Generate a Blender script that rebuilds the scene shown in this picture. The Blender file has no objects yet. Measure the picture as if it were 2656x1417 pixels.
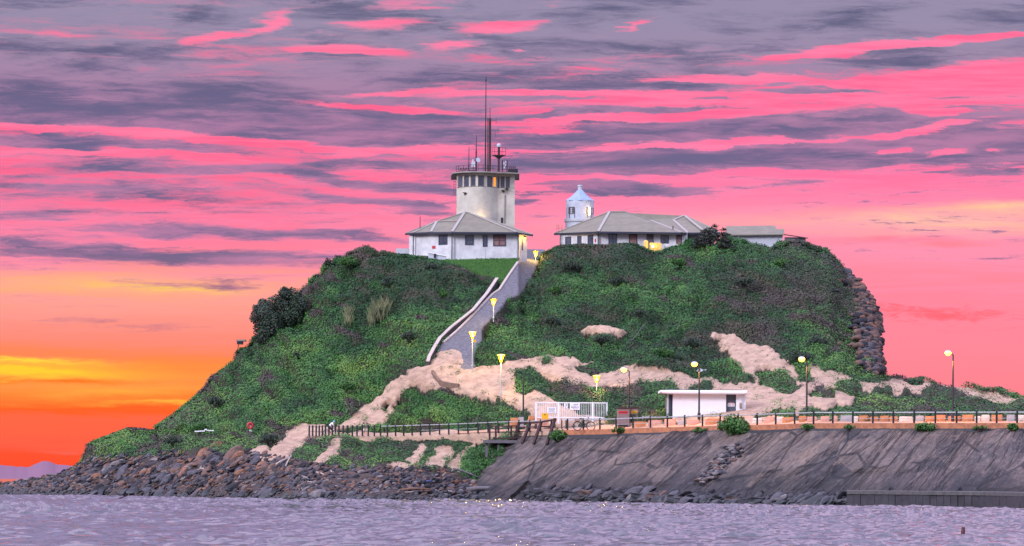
import bpy, bmesh, math, random
import numpy as np
from mathutils import Vector, Matrix

random.seed(7)
rng = np.random.default_rng(11)
SC = bpy.context.scene
COL = SC.collection
PI = math.pi

# ------------------------------------------------------------------ camera
F = 10500.0          # focal length in photo pixels
CX, HY = 1328.0, 1249.0   # image column of the centre, image row of the horizon there
H = 1.9              # camera height above the water
ROLL = 0.0068
CR, SR = math.cos(ROLL), math.sin(ROLL)

def P(px, py, Y):
    x = (px - CX) / F
    y = (HY - py) / F
    return ((x * CR - y * SR) * Y, Y, H + (x * SR + y * CR) * Y)

def V3(px, py, Y):
    return Vector(P(px, py, Y))

cam = bpy.data.cameras.new("camera")
cam.sensor_width = 36.0
cam.lens = F / 2656 * 36.0
cam.shift_y = (HY - 708.5) / 2656
cam.clip_start = 1.0
cam.clip_end = 60000
camo = bpy.data.objects.new("camera", cam)
COL.objects.link(camo)
camo.matrix_world = Matrix(((CR, -SR, 0, 0), (0, 0, -1, 0), (SR, CR, 0, H), (0, 0, 0, 1)))
SC.camera = camo
SC.view_settings.view_transform = 'Standard'
SC.view_settings.look = 'None'
SC.view_settings.exposure = 0.0
SC.view_settings.gamma = 1.0
SC.cycles.max_bounces = 5
SC.cycles.diffuse_bounces = 2
SC.cycles.glossy_bounces = 3
SC.cycles.transmission_bounces = 2
SC.cycles.caustics_reflective = False
SC.cycles.caustics_refractive = False
SC.cycles.sample_clamp_indirect = 4.0

def lin(c):
    return tuple((v / 255 / 12.92) if v / 255 <= 0.04045 else ((v / 255 + 0.055) / 1.055) ** 2.4 for v in c)

# ------------------------------------------------------------------ world: dusk sky with clouds laid out by direction
world = bpy.data.worlds.new("World")
SC.world = world
world.use_nodes = True
NT = world.node_tree
NT.nodes.clear()

class G:
    """tiny helper that writes node expressions"""
    def __init__(s, nt): s.nt = nt; s.n = nt.nodes; s.l = nt.links
    def put(s, sock, v):
        if hasattr(v, 'is_linked') or isinstance(v, bpy.types.NodeSocket): s.l.new(v, sock)
        else: sock.default_value = v
    def m(s, op, a, b=None, c=None, clamp=False):
        n = s.n.new('ShaderNodeMath'); n.operation = op; n.use_clamp = clamp
        s.put(n.inputs[0], a)
        if b is not None: s.put(n.inputs[1], b)
        if c is not None: s.put(n.inputs[2], c)
        return n.outputs[0]
    def vm(s, op, a, b=None):
        n = s.n.new('ShaderNodeVectorMath'); n.operation = op
        s.put(n.inputs[0], a)
        if b is not None: s.put(n.inputs[1], b)
        return n.outputs[0]
    def noise(s, vec, scale, detail=4, rough=0.55, dist=0.0, color=False, lac=2.0):
        n = s.n.new('ShaderNodeTexNoise')
        if vec is not None: s.l.new(vec, n.inputs['Vector'])
        n.inputs['Scale'].default_value = scale; n.inputs['Detail'].default_value = detail
        n.inputs['Roughness'].default_value = rough; n.inputs['Distortion'].default_value = dist
        n.inputs['Lacunarity'].default_value = lac
        return n.outputs['Color'] if color else n.outputs['Fac']
    def step(s, v, a, b, o0=0.0, o1=1.0):
        n = s.n.new('ShaderNodeMapRange'); n.interpolation_type = 'SMOOTHSTEP'
        s.put(n.inputs[0], v); s.put(n.inputs[1], a); s.put(n.inputs[2], b)
        n.inputs[3].default_value = o0; n.inputs[4].default_value = o1
        return n.outputs[0]
    def mix(s, f, a, b, blend='MIX'):
        n = s.n.new('ShaderNodeMix'); n.data_type = 'RGBA'; n.blend_type = blend
        s.put(n.inputs[0], f)
        for i, v in ((6, a), (7, b)):
            if isinstance(v, tuple): n.inputs[i].default_value = (v[0], v[1], v[2], 1)
            else: s.l.new(v, n.inputs[i])
        return n.outputs[2]
    def ramp(s, v, stops, interp='LINEAR'):
        n = s.n.new('ShaderNodeValToRGB'); n.color_ramp.interpolation = interp
        s.put(n.inputs[0], v)
        e = n.color_ramp.elements
        while len(e) > 1: e.remove(e[0])
        for i, (p, c) in enumerate(stops):
            k = e[0] if i == 0 else e.new(p)
            k.position = p; k.color = (c[0], c[1], c[2], 1)
        return n.outputs[0]
    def mapping(s, vec, loc=(0, 0, 0), rot=0.0, scale=(1, 1, 1), typ='POINT'):
        n = s.n.new('ShaderNodeMapping'); n.vector_type = typ
        s.l.new(vec, n.inputs[0]); n.inputs[1].default_value = loc
        n.inputs[2].default_value = (0, 0, rot) if not isinstance(rot, tuple) else rot
        n.inputs[3].default_value = scale
        return n.outputs[0]

def build_world():
    g = G(NT)
    tc = g.n.new('ShaderNodeTexCoord')
    sp = g.n.new('ShaderNodeSeparateXYZ'); g.l.new(tc.outputs['Generated'], sp.inputs[0])
    az = g.m('ARCTAN2', sp.outputs[0], sp.outputs[1])
    el = g.m('ARCSINE', sp.outputs[2])
    U = g.m('MULTIPLY', az, F / 1000)       # kilo-pixels of angle, 0 = straight ahead
    Vv = g.m('MULTIPLY', el, F / 1000)
    cb = g.n.new('ShaderNodeCombineXYZ'); g.l.new(U, cb.inputs[0]); g.l.new(Vv, cb.inputs[1])
    p = cb.outputs[0]
    def uv(px, py): return ((px - CX) / 1000, (HY + ROLL * (px - CX) - py) / 1000)
    # ragged edges: warp the cloud coordinates
    w1 = g.noise(g.mapping(p, scale=(2.0, 11.0, 1)), 1.0, 6, 0.62, color=True)
    w2 = g.noise(g.mapping(p, (4, 1, 0), scale=(7.0, 38.0, 1)), 1.0, 5, 0.65, color=True)
    w = g.vm('ADD', g.vm('MULTIPLY', g.vm('SUBTRACT', w1, (0.5, 0.5, 0.5)), (0.36, 0.070, 0.0)), g.vm('MULTIPLY', g.vm('SUBTRACT', w2, (0.5, 0.5, 0.5)), (0.16, 0.026, 0.0)))
    q = g.vm('ADD', p, w)
    blobs = [  # px, py, rx, ry, degrees, amount  (+ grey-mauve cloud, - lit pink)
        (500, 290, 900, 120, -1, .62), (950, 320, 420, 70, 0, .30), (150, 170, 420, 90, 0, .2), (1000, 200, 500, 60, 0, .25),
        (1900, 60, 900, 90, 0, .22), (2450, 100, 500, 70, 6, .2),
        (450, 362, 760, 15, -3, -.85), (1010, 398, 240, 13, 4, -.55), (300, 408, 520, 14, -2, -.55), (620, 428, 160, 11, 2, -.4),
        (120, 384, 260, 22, -2, .45), (420, 392, 260, 14, -3, .3), (330, 450, 420, 24, 0, .34), (860, 425, 330, 26, 3, .30),
        (900, 472, 480, 20, -6, .42), (960, 525, 380, 17, -7, .40), (180, 500, 460, 40, -1, .26), (560, 520, 420, 40, -2, .16), (150, 560, 330, 22, 0, .24),
        (650, 611, 560, 24, -1, .62), (430, 667, 640, 32, -1, .60), (60, 630, 240, 18, 0, .25), (430, 742, 260, 20, 1, .30), (620, 738, 170, 12, 6, .26),
        (230, 835, 330, 26, 0, .26), (380, 850, 260, 20, 0, .22),
        (697, 66, 150, 20, 18, -.62), (545, 108, 105, 11, 6, -.6), (970, 68, 150, 24, 3, -.62), (915, 130, 180, 17, -2, -.75), (1190, 124, 130, 16, -2, -.55),
        (1300, 76, 170, 22, 5, -.72), (105, 106, 170, 12, -3, -.35), (1655, 78, 120, 17, 16, -.62), (300, 5, 130, 16, 0, -.4), (1090, 15, 150, 20, 6, -.4), (1420, 15, 120, 14, 0, -.3), (1370, 138, 30, 6, 0, -.5),
        (1000, 244, 260, 10, 2, -.6), (970, 274, 330, 13, -3, -.75), (1220, 250, 260, 12, 1, -.4),
        (2120, 150, 200, 15, 5, -.9), (2290, 122, 330, 24, 4, -.95), (2560, 108, 230, 16, 5, -.7), (2300, 185, 620, 27, 4, .36),
        (1950, 205, 330, 18, 2, -.7), (2500, 205, 420, 50, 6, -.62), (2150, 255, 900, 50, 1, -.40), (1500, 248, 420, 12, 0, -.42), (1600, 312, 560, 18, 2, -.45),
        (1640, 225, 420, 18, 1, .42), (1530, 300, 420, 12, 3, .5), (2020, 238, 380, 14, 0, .25), (2250, 248, 300, 16, -2, .5), (2520, 200, 160, 9, 4, .4), (1870, 258, 150, 8, 0, .4), (2050, 275, 110, 7, 0, .4), (1430, 258, 260, 8, 0, .4),
        (1800, 345, 640, 24, 2, .44), (1480, 362, 220, 15, 6, .4), (2380, 312, 330, 40, 0, .34), (2100, 370, 560, 34, 3, .34), (1900, 378, 640, 16, 3, -.62), (2420, 340, 240, 14, 8, -.55),
        (1650, 422, 620, 42, 1, .62), (2200, 405, 520, 46, 2, .52), (2540, 400, 330, 60, 0, .40), (2290, 402, 110, 17, 6, -.9), (2420, 404, 90, 16, 6, -.9), (2560, 400, 70, 14, 0, -.7), (2400, 300, 110, 20, 0, -.7),
        (1620, 493, 300, 17, -2, .50), (1340, 520, 90, 16, 0, .3), (2560, 456, 180, 9, 0, .35), (1420, 500, 200, 10, 0, .2),
    ]
    acc = None
    for (px, py, rx, ry, a, amt) in blobs:
        u, v = uv(px, py)
        mp = g.mapping(q, (u, v, 0), math.radians(a), (rx / 1000, ry / 1000, 1), 'TEXTURE')
        n = g.n.new('ShaderNodeTexGradient'); n.gradient_type = 'SPHERICAL'; g.l.new(mp, n.inputs[0])
        acc = g.m('MULTIPLY_ADD', n.outputs['Fac'], amt, acc if acc is not None else 0.0)
    A = g.noise(g.mapping(p, (3.1, 1.7, 0), math.radians(1.5), (1.7, 22, 1)), 1.0, 8, 0.66, 0.7)
    B = g.noise(g.mapping(p, (7.3, 2.2, 0), math.radians(-1), (4.5, 75, 1)), 1.0, 6, 0.65, 0.5)
    # general amount of mauve cloud by elevation
    bias = g.ramp(g.m('MULTIPLY', Vv, 1 / 1.4, clamp=True), [
        (0.0, (.02,) * 3), (.30, (.04,) * 3), (.42, (.14,) * 3), (.52, (.20,) * 3), (.60, (.26,) * 3), (.68, (.30,) * 3), (.76, (.40,) * 3), (.84, (.54,) * 3), (1.0, (.60,) * 3)])
    dens = g.m('ADD', g.m('ADD', g.m('MULTIPLY', A, 0.70), g.m('MULTIPLY', B, 0.40)), acc)
    dens = g.m('ADD', dens, bias)
    ripple = g.noise(g.mapping(q, (1.3, 8, 0), math.radians(-2), (6.0, 70, 1)), 1.0, 6, 0.68, 0.5)
    dens = g.m('ADD', dens, g.m('MULTIPLY', g.m('SUBTRACT', ripple, 0.5), 0.62))
    hi = g.step(Vv, 0.85, 1.22)
    soften = g.m('ADD', g.m('MULTIPLY', g.step(U, 0.25, -0.75), 0.10), g.m('MULTIPLY', hi, 0.08))
    mask = g.step(dens, g.m('SUBTRACT', 0.79, soften), g.m('ADD', 0.93, soften))
    soft = g.step(dens, 0.60, 1.40)
    # colours of the lit sky, by elevation, for the left and the right of the view
    vw = g.m('ADD', Vv, g.m('MULTIPLY', g.m('SUBTRACT', A, 0.5), 0.10))
    def r(py): return max(0.0, min(1.0, (HY - py) / 1300))
    rv = g.m('MULTIPLY', vw, 1000 / 1300, clamp=True)
    L = [(1240, (255, 74, 38)), (1185, (255, 78, 42)), (1165, (255, 92, 66)), (1095, (255, 100, 64)), (1072, (255, 92, 22)), (1040, (255, 124, 46)), (1010, (255, 146, 66)), (985, (255, 138, 62)), (964, (255, 140, 60)), (950, (255, 136, 66)), (932, (255, 132, 80)), (890, (255, 136, 118)),
         (840, (255, 148, 134)), (790, (255, 160, 136)), (765, (255, 160, 136)), (738, (255, 160, 138)), (715, (255, 150, 142)), (690, (255, 136, 148)), (660, (255, 124, 154)), (560, (255, 110, 150)), (470, (255, 96, 140)), (340, (255, 92, 138)), (100, (255, 110, 150)), (-30, (240, 120, 160))]
    R = [(1240, (255, 104, 110)), (1000, (255, 128, 142)), (900, (255, 132, 150)), (760, (255, 130, 152)), (680, (255, 136, 158)), (625, (255, 142, 164)), (580, (255, 140, 168)), (510, (255, 118, 160)), (440, (255, 106, 158)), (300, (255, 92, 142)), (120, (255, 100, 146)), (-30, (240, 120, 160))]
    cl = g.ramp(rv, [(r(y), lin(c)) for y, c in L])
    cr = g.ramp(rv, [(r(y), lin(c)) for y, c in R])
    lr = g.step(U, -0.72, 0.25)
    lit = g.mix(lr, cl, cr)
    for (px_, py_, rx_, ry_, f_, c_) in ((250, 745, 700, 50, .5, (255, 196, 96)), (420, 752, 340, 16, .6, (255, 214, 70)), (80, 960, 560, 38, .9, (255, 206, 44)), (300, 1015, 460, 36, .6, (255, 172, 60)), (60, 935, 420, 14, .8, (255, 214, 60)), (430, 1045, 330, 12, .8, (255, 176, 60)), (150, 985, 330, 12, .8, (255, 118, 20)),(2420, 578, 900, 62, .95, (255, 200, 158)), (2600, 548, 420, 26, .6, (255, 210, 150)), (1700, 590, 520, 40, .35, (255, 180, 160))):
        u, v = uv(px_, py_)
        n = g.n.new('ShaderNodeTexGradient'); n.gradient_type = 'QUADRATIC_SPHERE'
        g.l.new(g.mapping(q, (u, v, 0), 0, (rx_ / 1000, ry_ / 1000, 1), 'TEXTURE'), n.inputs[0])
        lit = g.mix(g.m('MULTIPLY', n.outputs['Fac'], f_ * 1.5, clamp=True), lit, lin(c_))
    # thin red scuds low on the right
    u, v = uv(2420, 812)
    n = g.n.new('ShaderNodeTexGradient'); n.gradient_type = 'SPHERICAL'
    g.l.new(g.mapping(q, (u, v, 0), math.radians(-4), (.42, .055, 1), 'TEXTURE'), n.inputs[0])
    C = g.noise(g.mapping(p, (1, 5, 0), 0, (14, 60, 1)), 1.0, 6, 0.65, 0.7)
    red = g.m('MULTIPLY', g.step(g.m('ADD', g.m('MULTIPLY', n.outputs['Fac'], 0.5), C), 0.72, 1.0), .8)
    lit = g.mix(red, lit, lin((255, 88, 102)))
    u, v = uv(2350, 628)
    n = g.n.new('ShaderNodeTexGradient'); n.gradient_type = 'SPHERICAL'
    g.l.new(g.mapping(q, (u, v, 0), 0, (.36, .014, 1), 'TEXTURE'), n.inputs[0])
    lit = g.mix(g.m('MULTIPLY', n.outputs['Fac'], 0.7), lit, lin((255, 108, 118)))
    # mauve cloud colours
    D = g.noise(g.mapping(p, (2, 9, 0), math.radians(2), (2.6, 15, 1)), 1.0, 6, 0.55, 0.4)
    dark = g.mix(hi, lin((108, 95, 136)), lin((94, 90, 124)))
    pale = g.mix(hi, lin((180, 120, 162)), lin((150, 138, 168)))
    mau = g.mix(g.step(g.m('SUBTRACT', g.m('ADD', D, g.m('MULTIPLY', hi, 0.10)), g.m('ADD', g.m('MULTIPLY', g.m('SUBTRACT', soft, 0.5), 0.16), g.m('MULTIPLY', g.m('SUBTRACT', ripple, 0.5), 0.45))), 0.30, 0.66), dark, pale)
    mau = g.mix(g.step(Vv, 0.30, 0.62, 1.0, 0.0), mau, lin((214, 120, 122)))
    lit = g.mix(g.m('MULTIPLY', g.step(g.m('ADD', A, g.m('MULTIPLY', B, .4)), .50, .85), g.m('MULTIPLY', g.step(Vv, .35, .6), .5)), lit, lin((255, 146, 186)))
    vis = g.mix(mask, lit, mau)
    # higher up and behind the camera: paler, bluer dusk cloud
    up = g.mix(g.step(Vv, 2.5, 9.0), lin((212, 182, 216)), lin((206, 200, 236)))
    E = g.noise(g.mapping(tc.outputs['Generated'], scale=(1, 1, 2.4)), 3.4, 5, 0.6)
    up = g.mix(g.m('MULTIPLY', g.step(E, .40, .62), 0.72), up, lin((112, 104, 150)))
    sky = g.mix(g.step(Vv, 1.25, 2.6), vis, up)
    front = g.step(sp.outputs[1], -0.15, 0.45)
    back = g.mix(g.step(el, -0.05, 0.5), lin((205, 192, 222)), lin((206, 212, 248)))
    sky = g.mix(front, back, sky)
    sky = g.mix(g.step(el, -0.03, -0.01, 1.0, 0.0), sky, lin((90, 84, 110)))
    bg = g.n.new('ShaderNodeBackground'); g.l.new(sky, bg.inputs[0])
    st = g.m('ADD', 1.0, g.m('MULTIPLY', g.step(sp.outputs[1], 0.55, -0.2), -0.16))
    st = g.m('ADD', st, g.step(el, 0.14, 0.45, 0.0, 1.7))
    g.put(bg.inputs[1], st)
    ns = g.n.new('ShaderNodeTexSky'); ns.sky_type = 'NISHITA'; ns.sun_disc = False
    ns.sun_elevation = math.radians(SUN_EL); ns.sun_rotation = math.radians(SUN_AZ)
    bg2 = g.n.new('ShaderNodeBackground'); g.l.new(ns.outputs[0], bg2.inputs[0]); bg2.inputs[1].default_value = 0.004
    add = g.n.new('ShaderNodeAddShader'); g.l.new(bg.outputs[0], add.inputs[0]); g.l.new(bg2.outputs[0], add.inputs[1])
    out = g.n.new('ShaderNodeOutputWorld'); g.l.new(add.outputs[0], out.inputs[0])
    world.cycles.sampling_method = 'MANUAL'
    world.cycles.sample_map_resolution = 512

SUN_EL, SUN_AZ = 25.0, 228.0      # soft glow of the pale cloud behind and left of the camera
build_world()
sun = bpy.data.lights.new("sun", 'SUN')
sun.energy = 2.4; sun.angle = math.radians(14); sun.color = (0.97, 0.94, 1.0)
suno = bpy.data.objects.new("sun", sun); COL.objects.link(suno)
_a = math.radians(SUN_AZ); _e = math.radians(SUN_EL)
sd = Vector((math.sin(_a) * math.cos(_e), math.cos(_a) * math.cos(_e), math.sin(_e)))   # towards the sun
suno.rotation_euler = sd.to_track_quat('Z', 'Y').to_euler()

# ------------------------------------------------------------------ helpers
def tag(o, label=None, cat=None, group=None, kind=None):
    if label: o['label'] = label
    if cat: o['category'] = cat
    if group: o['group'] = group
    if kind: o['kind'] = kind
    return o

def thing(name, loc, label, cat, group=None, rz=0.0):
    o = bpy.data.objects.new(name, None); COL.objects.link(o)
    o.empty_display_size = 0.3
    o.location = loc; o.rotation_euler = (0, 0, rz)
    return tag(o, label, cat, group)

class MB:
    """collects shapes (in the frame of their thing) into one mesh"""
    def __init__(s): s.v = []; s.f = []; s.mi = []; s.cur = 0
    def add(s, vs, fs):
        b = len(s.v); s.v += [tuple(v) for v in vs]
        s.f += [tuple(i + b for i in f) for f in fs]; s.mi += [s.cur] * len(fs)
        return s
    def box(s, c, d, rz=0.0, rx=0.0, ry=0.0, taper=1.0):
        M = Matrix.Rotation(rz, 3, 'Z') @ Matrix.Rotation(ry, 3, 'Y') @ Matrix.Rotation(rx, 3, 'X')
        c = Vector(c); vs = []
        for z in (-1, 1):
            k = taper if z > 0 else 1.0
            for x, y in ((-1, -1), (1, -1), (1, 1), (-1, 1)):
                vs.append(c + M @ Vector((x * d[0] / 2 * k, y * d[1] / 2 * k, z * d[2] / 2)))
        return s.add(vs, [(3, 2, 1, 0), (4, 5, 6, 7), (0, 1, 5, 4), (1, 2, 6, 5), (2, 3, 7, 6), (3, 0, 4, 7)])
    def bar(s, a, b, w, h=None):
        a, b = Vector(a), Vector(b); h = h or w
        d = (b - a); L = d.length; d.normalize()
        up = Vector((0, 0, 1)) if abs(d.z) < 0.95 else Vector((0, 1, 0))
        r = d.cross(up).normalized(); u = r.cross(d)
        vs = []
        for q in (a, b):
            for x, y in ((-1, -1), (1, -1), (1, 1), (-1, 1)): vs.append(q + r * x * w / 2 + u * y * h / 2)
        return s.add(vs, [(0, 1, 2, 3), (7, 6, 5, 4), (4, 5, 1, 0), (5, 6, 2, 1), (6, 7, 3, 2), (7, 4, 0, 3)])
    def tube(s, pts, rad, n=8, close=False):
        pts = [Vector(q) for q in pts]; m = len(pts)
        rads = rad if isinstance(rad, (list, tuple)) else [rad] * m
        rings = []
        prev = None
        for i, q in enumerate(pts):
            d = (pts[min(i + 1, m - 1)] - pts[max(i - 1, 0)]) if not close else (pts[(i + 1) % m] - pts[i - 1])
            d.normalize()
            up = prev if prev is not None else (Vector((0, 0, 1)) if abs(d.z) < 0.9 else Vector((0, 1, 0)))
            r = d.cross(up)
            if r.length < 1e-4: r = d.cross(Vector((1, 0, 0)))
            r.normalize(); u = r.cross(d); prev = u
            rings.append([q + (r * math.cos(t) + u * math.sin(t)) * rads[i] for t in [2 * PI * k / n for k in range(n)]])
        vs = [v for rg in rings for v in rg]; fs = []
        K = m if close else m - 1
        for i in range(K):
            j = (i + 1) % m
            for k in range(n):
                fs.append((i * n + k, i * n + (k + 1) % n, j * n + (k + 1) % n, j * n + k))
        if not close:
            fs.append(tuple(range(n - 1, -1, -1))); fs.append(tuple((m - 1) * n + k for k in range(n)))
        return s.add(vs, fs)
    def lathe(s, prof, c=(0, 0, 0), n=24, squash=1.0):
        vs = []; fs = []
        for (r, z) in prof:
            for k in range(n):
                t = 2 * PI * k / n
                vs.append((c[0] + r * math.cos(t), c[1] + r * math.sin(t) * squash, c[2] + z))
        for i in range(len(prof) - 1):
            for k in range(n):
                fs.append((i * n + k, i * n + (k + 1) % n, (i + 1) * n + (k + 1) % n, (i + 1) * n + k))
        fs.append(tuple(range(n - 1, -1, -1))); fs.append(tuple((len(prof) - 1) * n + k for k in range(n)))
        return s.add(vs, fs)
    def prism(s, poly, z0, z1):
        """vertical prism over an xy polygon (counter-clockwise)"""
        n = len(poly)
        vs = [(x, y, z0) for x, y in poly] + [(x, y, z1) for x, y in poly]
        fs = [tuple(range(n - 1, -1, -1)), tuple(range(n, 2 * n))]
        fs += [(i, (i + 1) % n, n + (i + 1) % n, n + i) for i in range(n)]
        return s.add(vs, fs)
    def slab(s, pts, t, d=(0, 0, -1)):
        """planar polygon thickened by t along d"""
        n = len(pts); d = Vector(d) * t
        vs = [Vector(q) for q in pts] + [Vector(q) + d for q in pts]
        fs = [tuple(range(n)), tuple(range(2 * n - 1, n - 1, -1))]
        fs += [((i + 1) % n, i, n + i, n + (i + 1) % n) for i in range(n)]
        return s.add(vs, fs)
    def build(s, name, mat, parent=None, smooth=False, loc=None):
        me = bpy.data.meshes.new(name)
        me.from_pydata(s.v, [], s.f)
        for m in (mat if isinstance(mat, (list, tuple)) else [mat]): me.materials.append(m)
        me.polygons.foreach_set('material_index', s.mi)
        if smooth: me.polygons.foreach_set('use_smooth', [True] * len(s.f))
        me.update()
        o = bpy.data.objects.new(name, me); COL.objects.link(o)
        if loc is not None: o.location = loc
        if parent is not None: o.parent = parent
        return o

def np_mesh(name, verts, faces4, mat, smooth=False, attrs=None):
    """quads from arrays"""
    me = bpy.data.meshes.new(name)
    nv, nf = len(verts), len(faces4)
    k = faces4.shape[1]
    me.vertices.add(nv); me.vertices.foreach_set('co', np.ascontiguousarray(verts, dtype=np.float32).ravel())
    me.loops.add(nf * k); me.loops.foreach_set('vertex_index', np.ascontiguousarray(faces4, dtype=np.int32).ravel())
    me.polygons.add(nf); me.polygons.foreach_set('loop_start', np.arange(0, nf * k, k, dtype=np.int32))
    if smooth: me.polygons.foreach_set('use_smooth', np.ones(nf, dtype=bool))
    me.update(calc_edges=True)
    for (an, typ, dom, data) in (attrs or []):
        a = me.attributes.new(an, typ, dom)
        a.data.foreach_set('value' if typ == 'FLOAT' else 'color', np.ascontiguousarray(data, dtype=np.float32).ravel())
    for m in (mat if isinstance(mat, (list, tuple)) else [mat]): me.materials.append(m)
    o = bpy.data.objects.new(name, me); COL.objects.link(o)
    return o

def copy_tree(o, parent=None):
    c = o.copy(); COL.objects.link(c)
    if parent is not None: c.parent = parent
    for ch in list(o.children): copy_tree(ch, c)
    return c

# ------------------------------------------------------------------ numpy noise
def _h(ix, iy, iz, seed):
    n = (ix.astype(np.int64) * 374761393 + iy.astype(np.int64) * 668265263 + iz.astype(np.int64) * 2147483647 + seed * 974711) & 0xffffffff
    n = ((n ^ (n >> 13)) * 1274126177) & 0xffffffff
    n = ((n ^ (n >> 16)) * 2246822519) & 0xffffffff
    return ((n ^ (n >> 15)) & 0xffff) / 65535.0

def vnoise(x, y, z, seed=0):
    x, y, z = np.broadcast_arrays(np.asarray(x, float), np.asarray(y, float), np.asarray(z, float))
    fx, fy, fz = np.floor(x), np.floor(y), np.floor(z)
    a, b, c = x - fx, y - fy, z - fz
    a, b, c = a * a * (3 - 2 * a), b * b * (3 - 2 * b), c * c * (3 - 2 * c)
    r = 0
    for i in (0, 1):
        for j in (0, 1):
            for k in (0, 1):
                r = r + _h(fx + i, fy + j, fz + k, seed) * (a if i else 1 - a) * (b if j else 1 - b) * (c if k else 1 - c)
    return r

def fbm(x, y, z, oct=4, seed=0, gain=0.5):
    s, a, t = 0.0, 1.0, 0.0
    for o in range(oct):
        s = s + a * vnoise(x * 2 ** o, y * 2 ** o, z * 2 ** o, seed + o * 17); t += a; a *= gain
    return s / t

def inpoly(px, py, poly):
    px, py = np.asarray(px, float), np.asarray(py, float)
    ins = np.zeros(px.shape, bool); n = len(poly)
    for i in range(n):
        x1, y1 = poly[i]; x2, y2 = poly[(i + 1) % n]
        if y1 == y2: continue
        c = ((y1 > py) != (y2 > py)) & (px < (x2 - x1) * (py - y1) / (y2 - y1) + x1)
        ins ^= c
    return ins

# ------------------------------------------------------------------ materials
MATS = {}
def mat(name, col, rough=0.7, var=0.12, scale=3.0, bump=0.0, bscale=20.0, metal=0.0, col2=None, emit=None, estr=0.0, spec=0.5, stretch=(1, 1, 1), coord='Object'):
    if name in MATS: return MATS[name]
    m = bpy.data.materials.new(name); m.use_nodes = True
    g = G(m.node_tree); b = g.n['Principled BSDF']
    c = lin(col); tc = g.n.new('ShaderNodeTexCoord')
    vec = tc.outputs[coord]
    if stretch != (1, 1, 1): vec = g.mapping(vec, scale=stretch)
    nz = g.step(g.noise(vec, scale, 5, 0.6), 0.3, 0.7)
    c2 = lin(col2) if col2 else tuple(max(0, v * (1 - 2 * var)) for v in c)
    g.l.new(g.mix(nz, c, c2), b.inputs['Base Color'])
    b.inputs['Roughness'].default_value = rough; b.inputs['Metallic'].default_value = metal
    b.inputs['Specular IOR Level'].default_value = spec
    if bump:
        bn = g.n.new('ShaderNodeBump'); bn.inputs['Strength'].default_value = bump; bn.inputs['Distance'].default_value = 0.05
        g.l.new(g.noise(vec, bscale, 4, 0.6), bn.inputs['Height']); g.l.new(bn.outputs[0], b.inputs['Normal'])
    if emit:
        b.inputs['Emission Color'].default_value = (*lin(emit), 1); b.inputs['Emission Strength'].default_value = estr
    MATS[name] = m
    return m

def leaf_mat(name, stops, rough=0.55):
    m = bpy.data.materials.new(name); m.use_nodes = True
    g = G(m.node_tree); b = g.n['Principled BSDF']
    at = g.n.new('ShaderNodeAttribute'); at.attribute_name = 'tint'
    g.l.new(g.ramp(at.outputs['Fac'], stops), b.inputs['Base Color'])
    b.inputs['Roughness'].default_value = rough; b.inputs['Specular IOR Level'].default_value = 0.25
    return m

M_LEAF = leaf_mat('scrub_leaf', [(0.0, (.072, .054, .050)), (.16, (.092, .076, .056)), (.24, (.046, .066, .030)), (.36, (.015, .050, .018)), (.55, (.033, .112, .028)), (.75, (.066, .178, .038)), (1.0, (.140, .245, .048))])
M_TREE = leaf_mat('tree_leaf', [(0.0, (.050, .042, .045)), (.5, (.030, .052, .034)), (1.0, (.060, .095, .045))])
M_SPIKY = leaf_mat('spiky_leaf', [(0.0, (.060, .050, .055)), (.5, (.045, .060, .050)), (1.0, (.085, .100, .070))])
M_BUSH = leaf_mat('bush_leaf', [(0.0, (.020, .060, .018)), (.5, (.045, .130, .028)), (1.0, (.110, .230, .040))])
M_GRASS = leaf_mat('grass_blade', [(0.0, (.035, .110, .020)), (1.0, (.080, .200, .035))])

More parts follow.
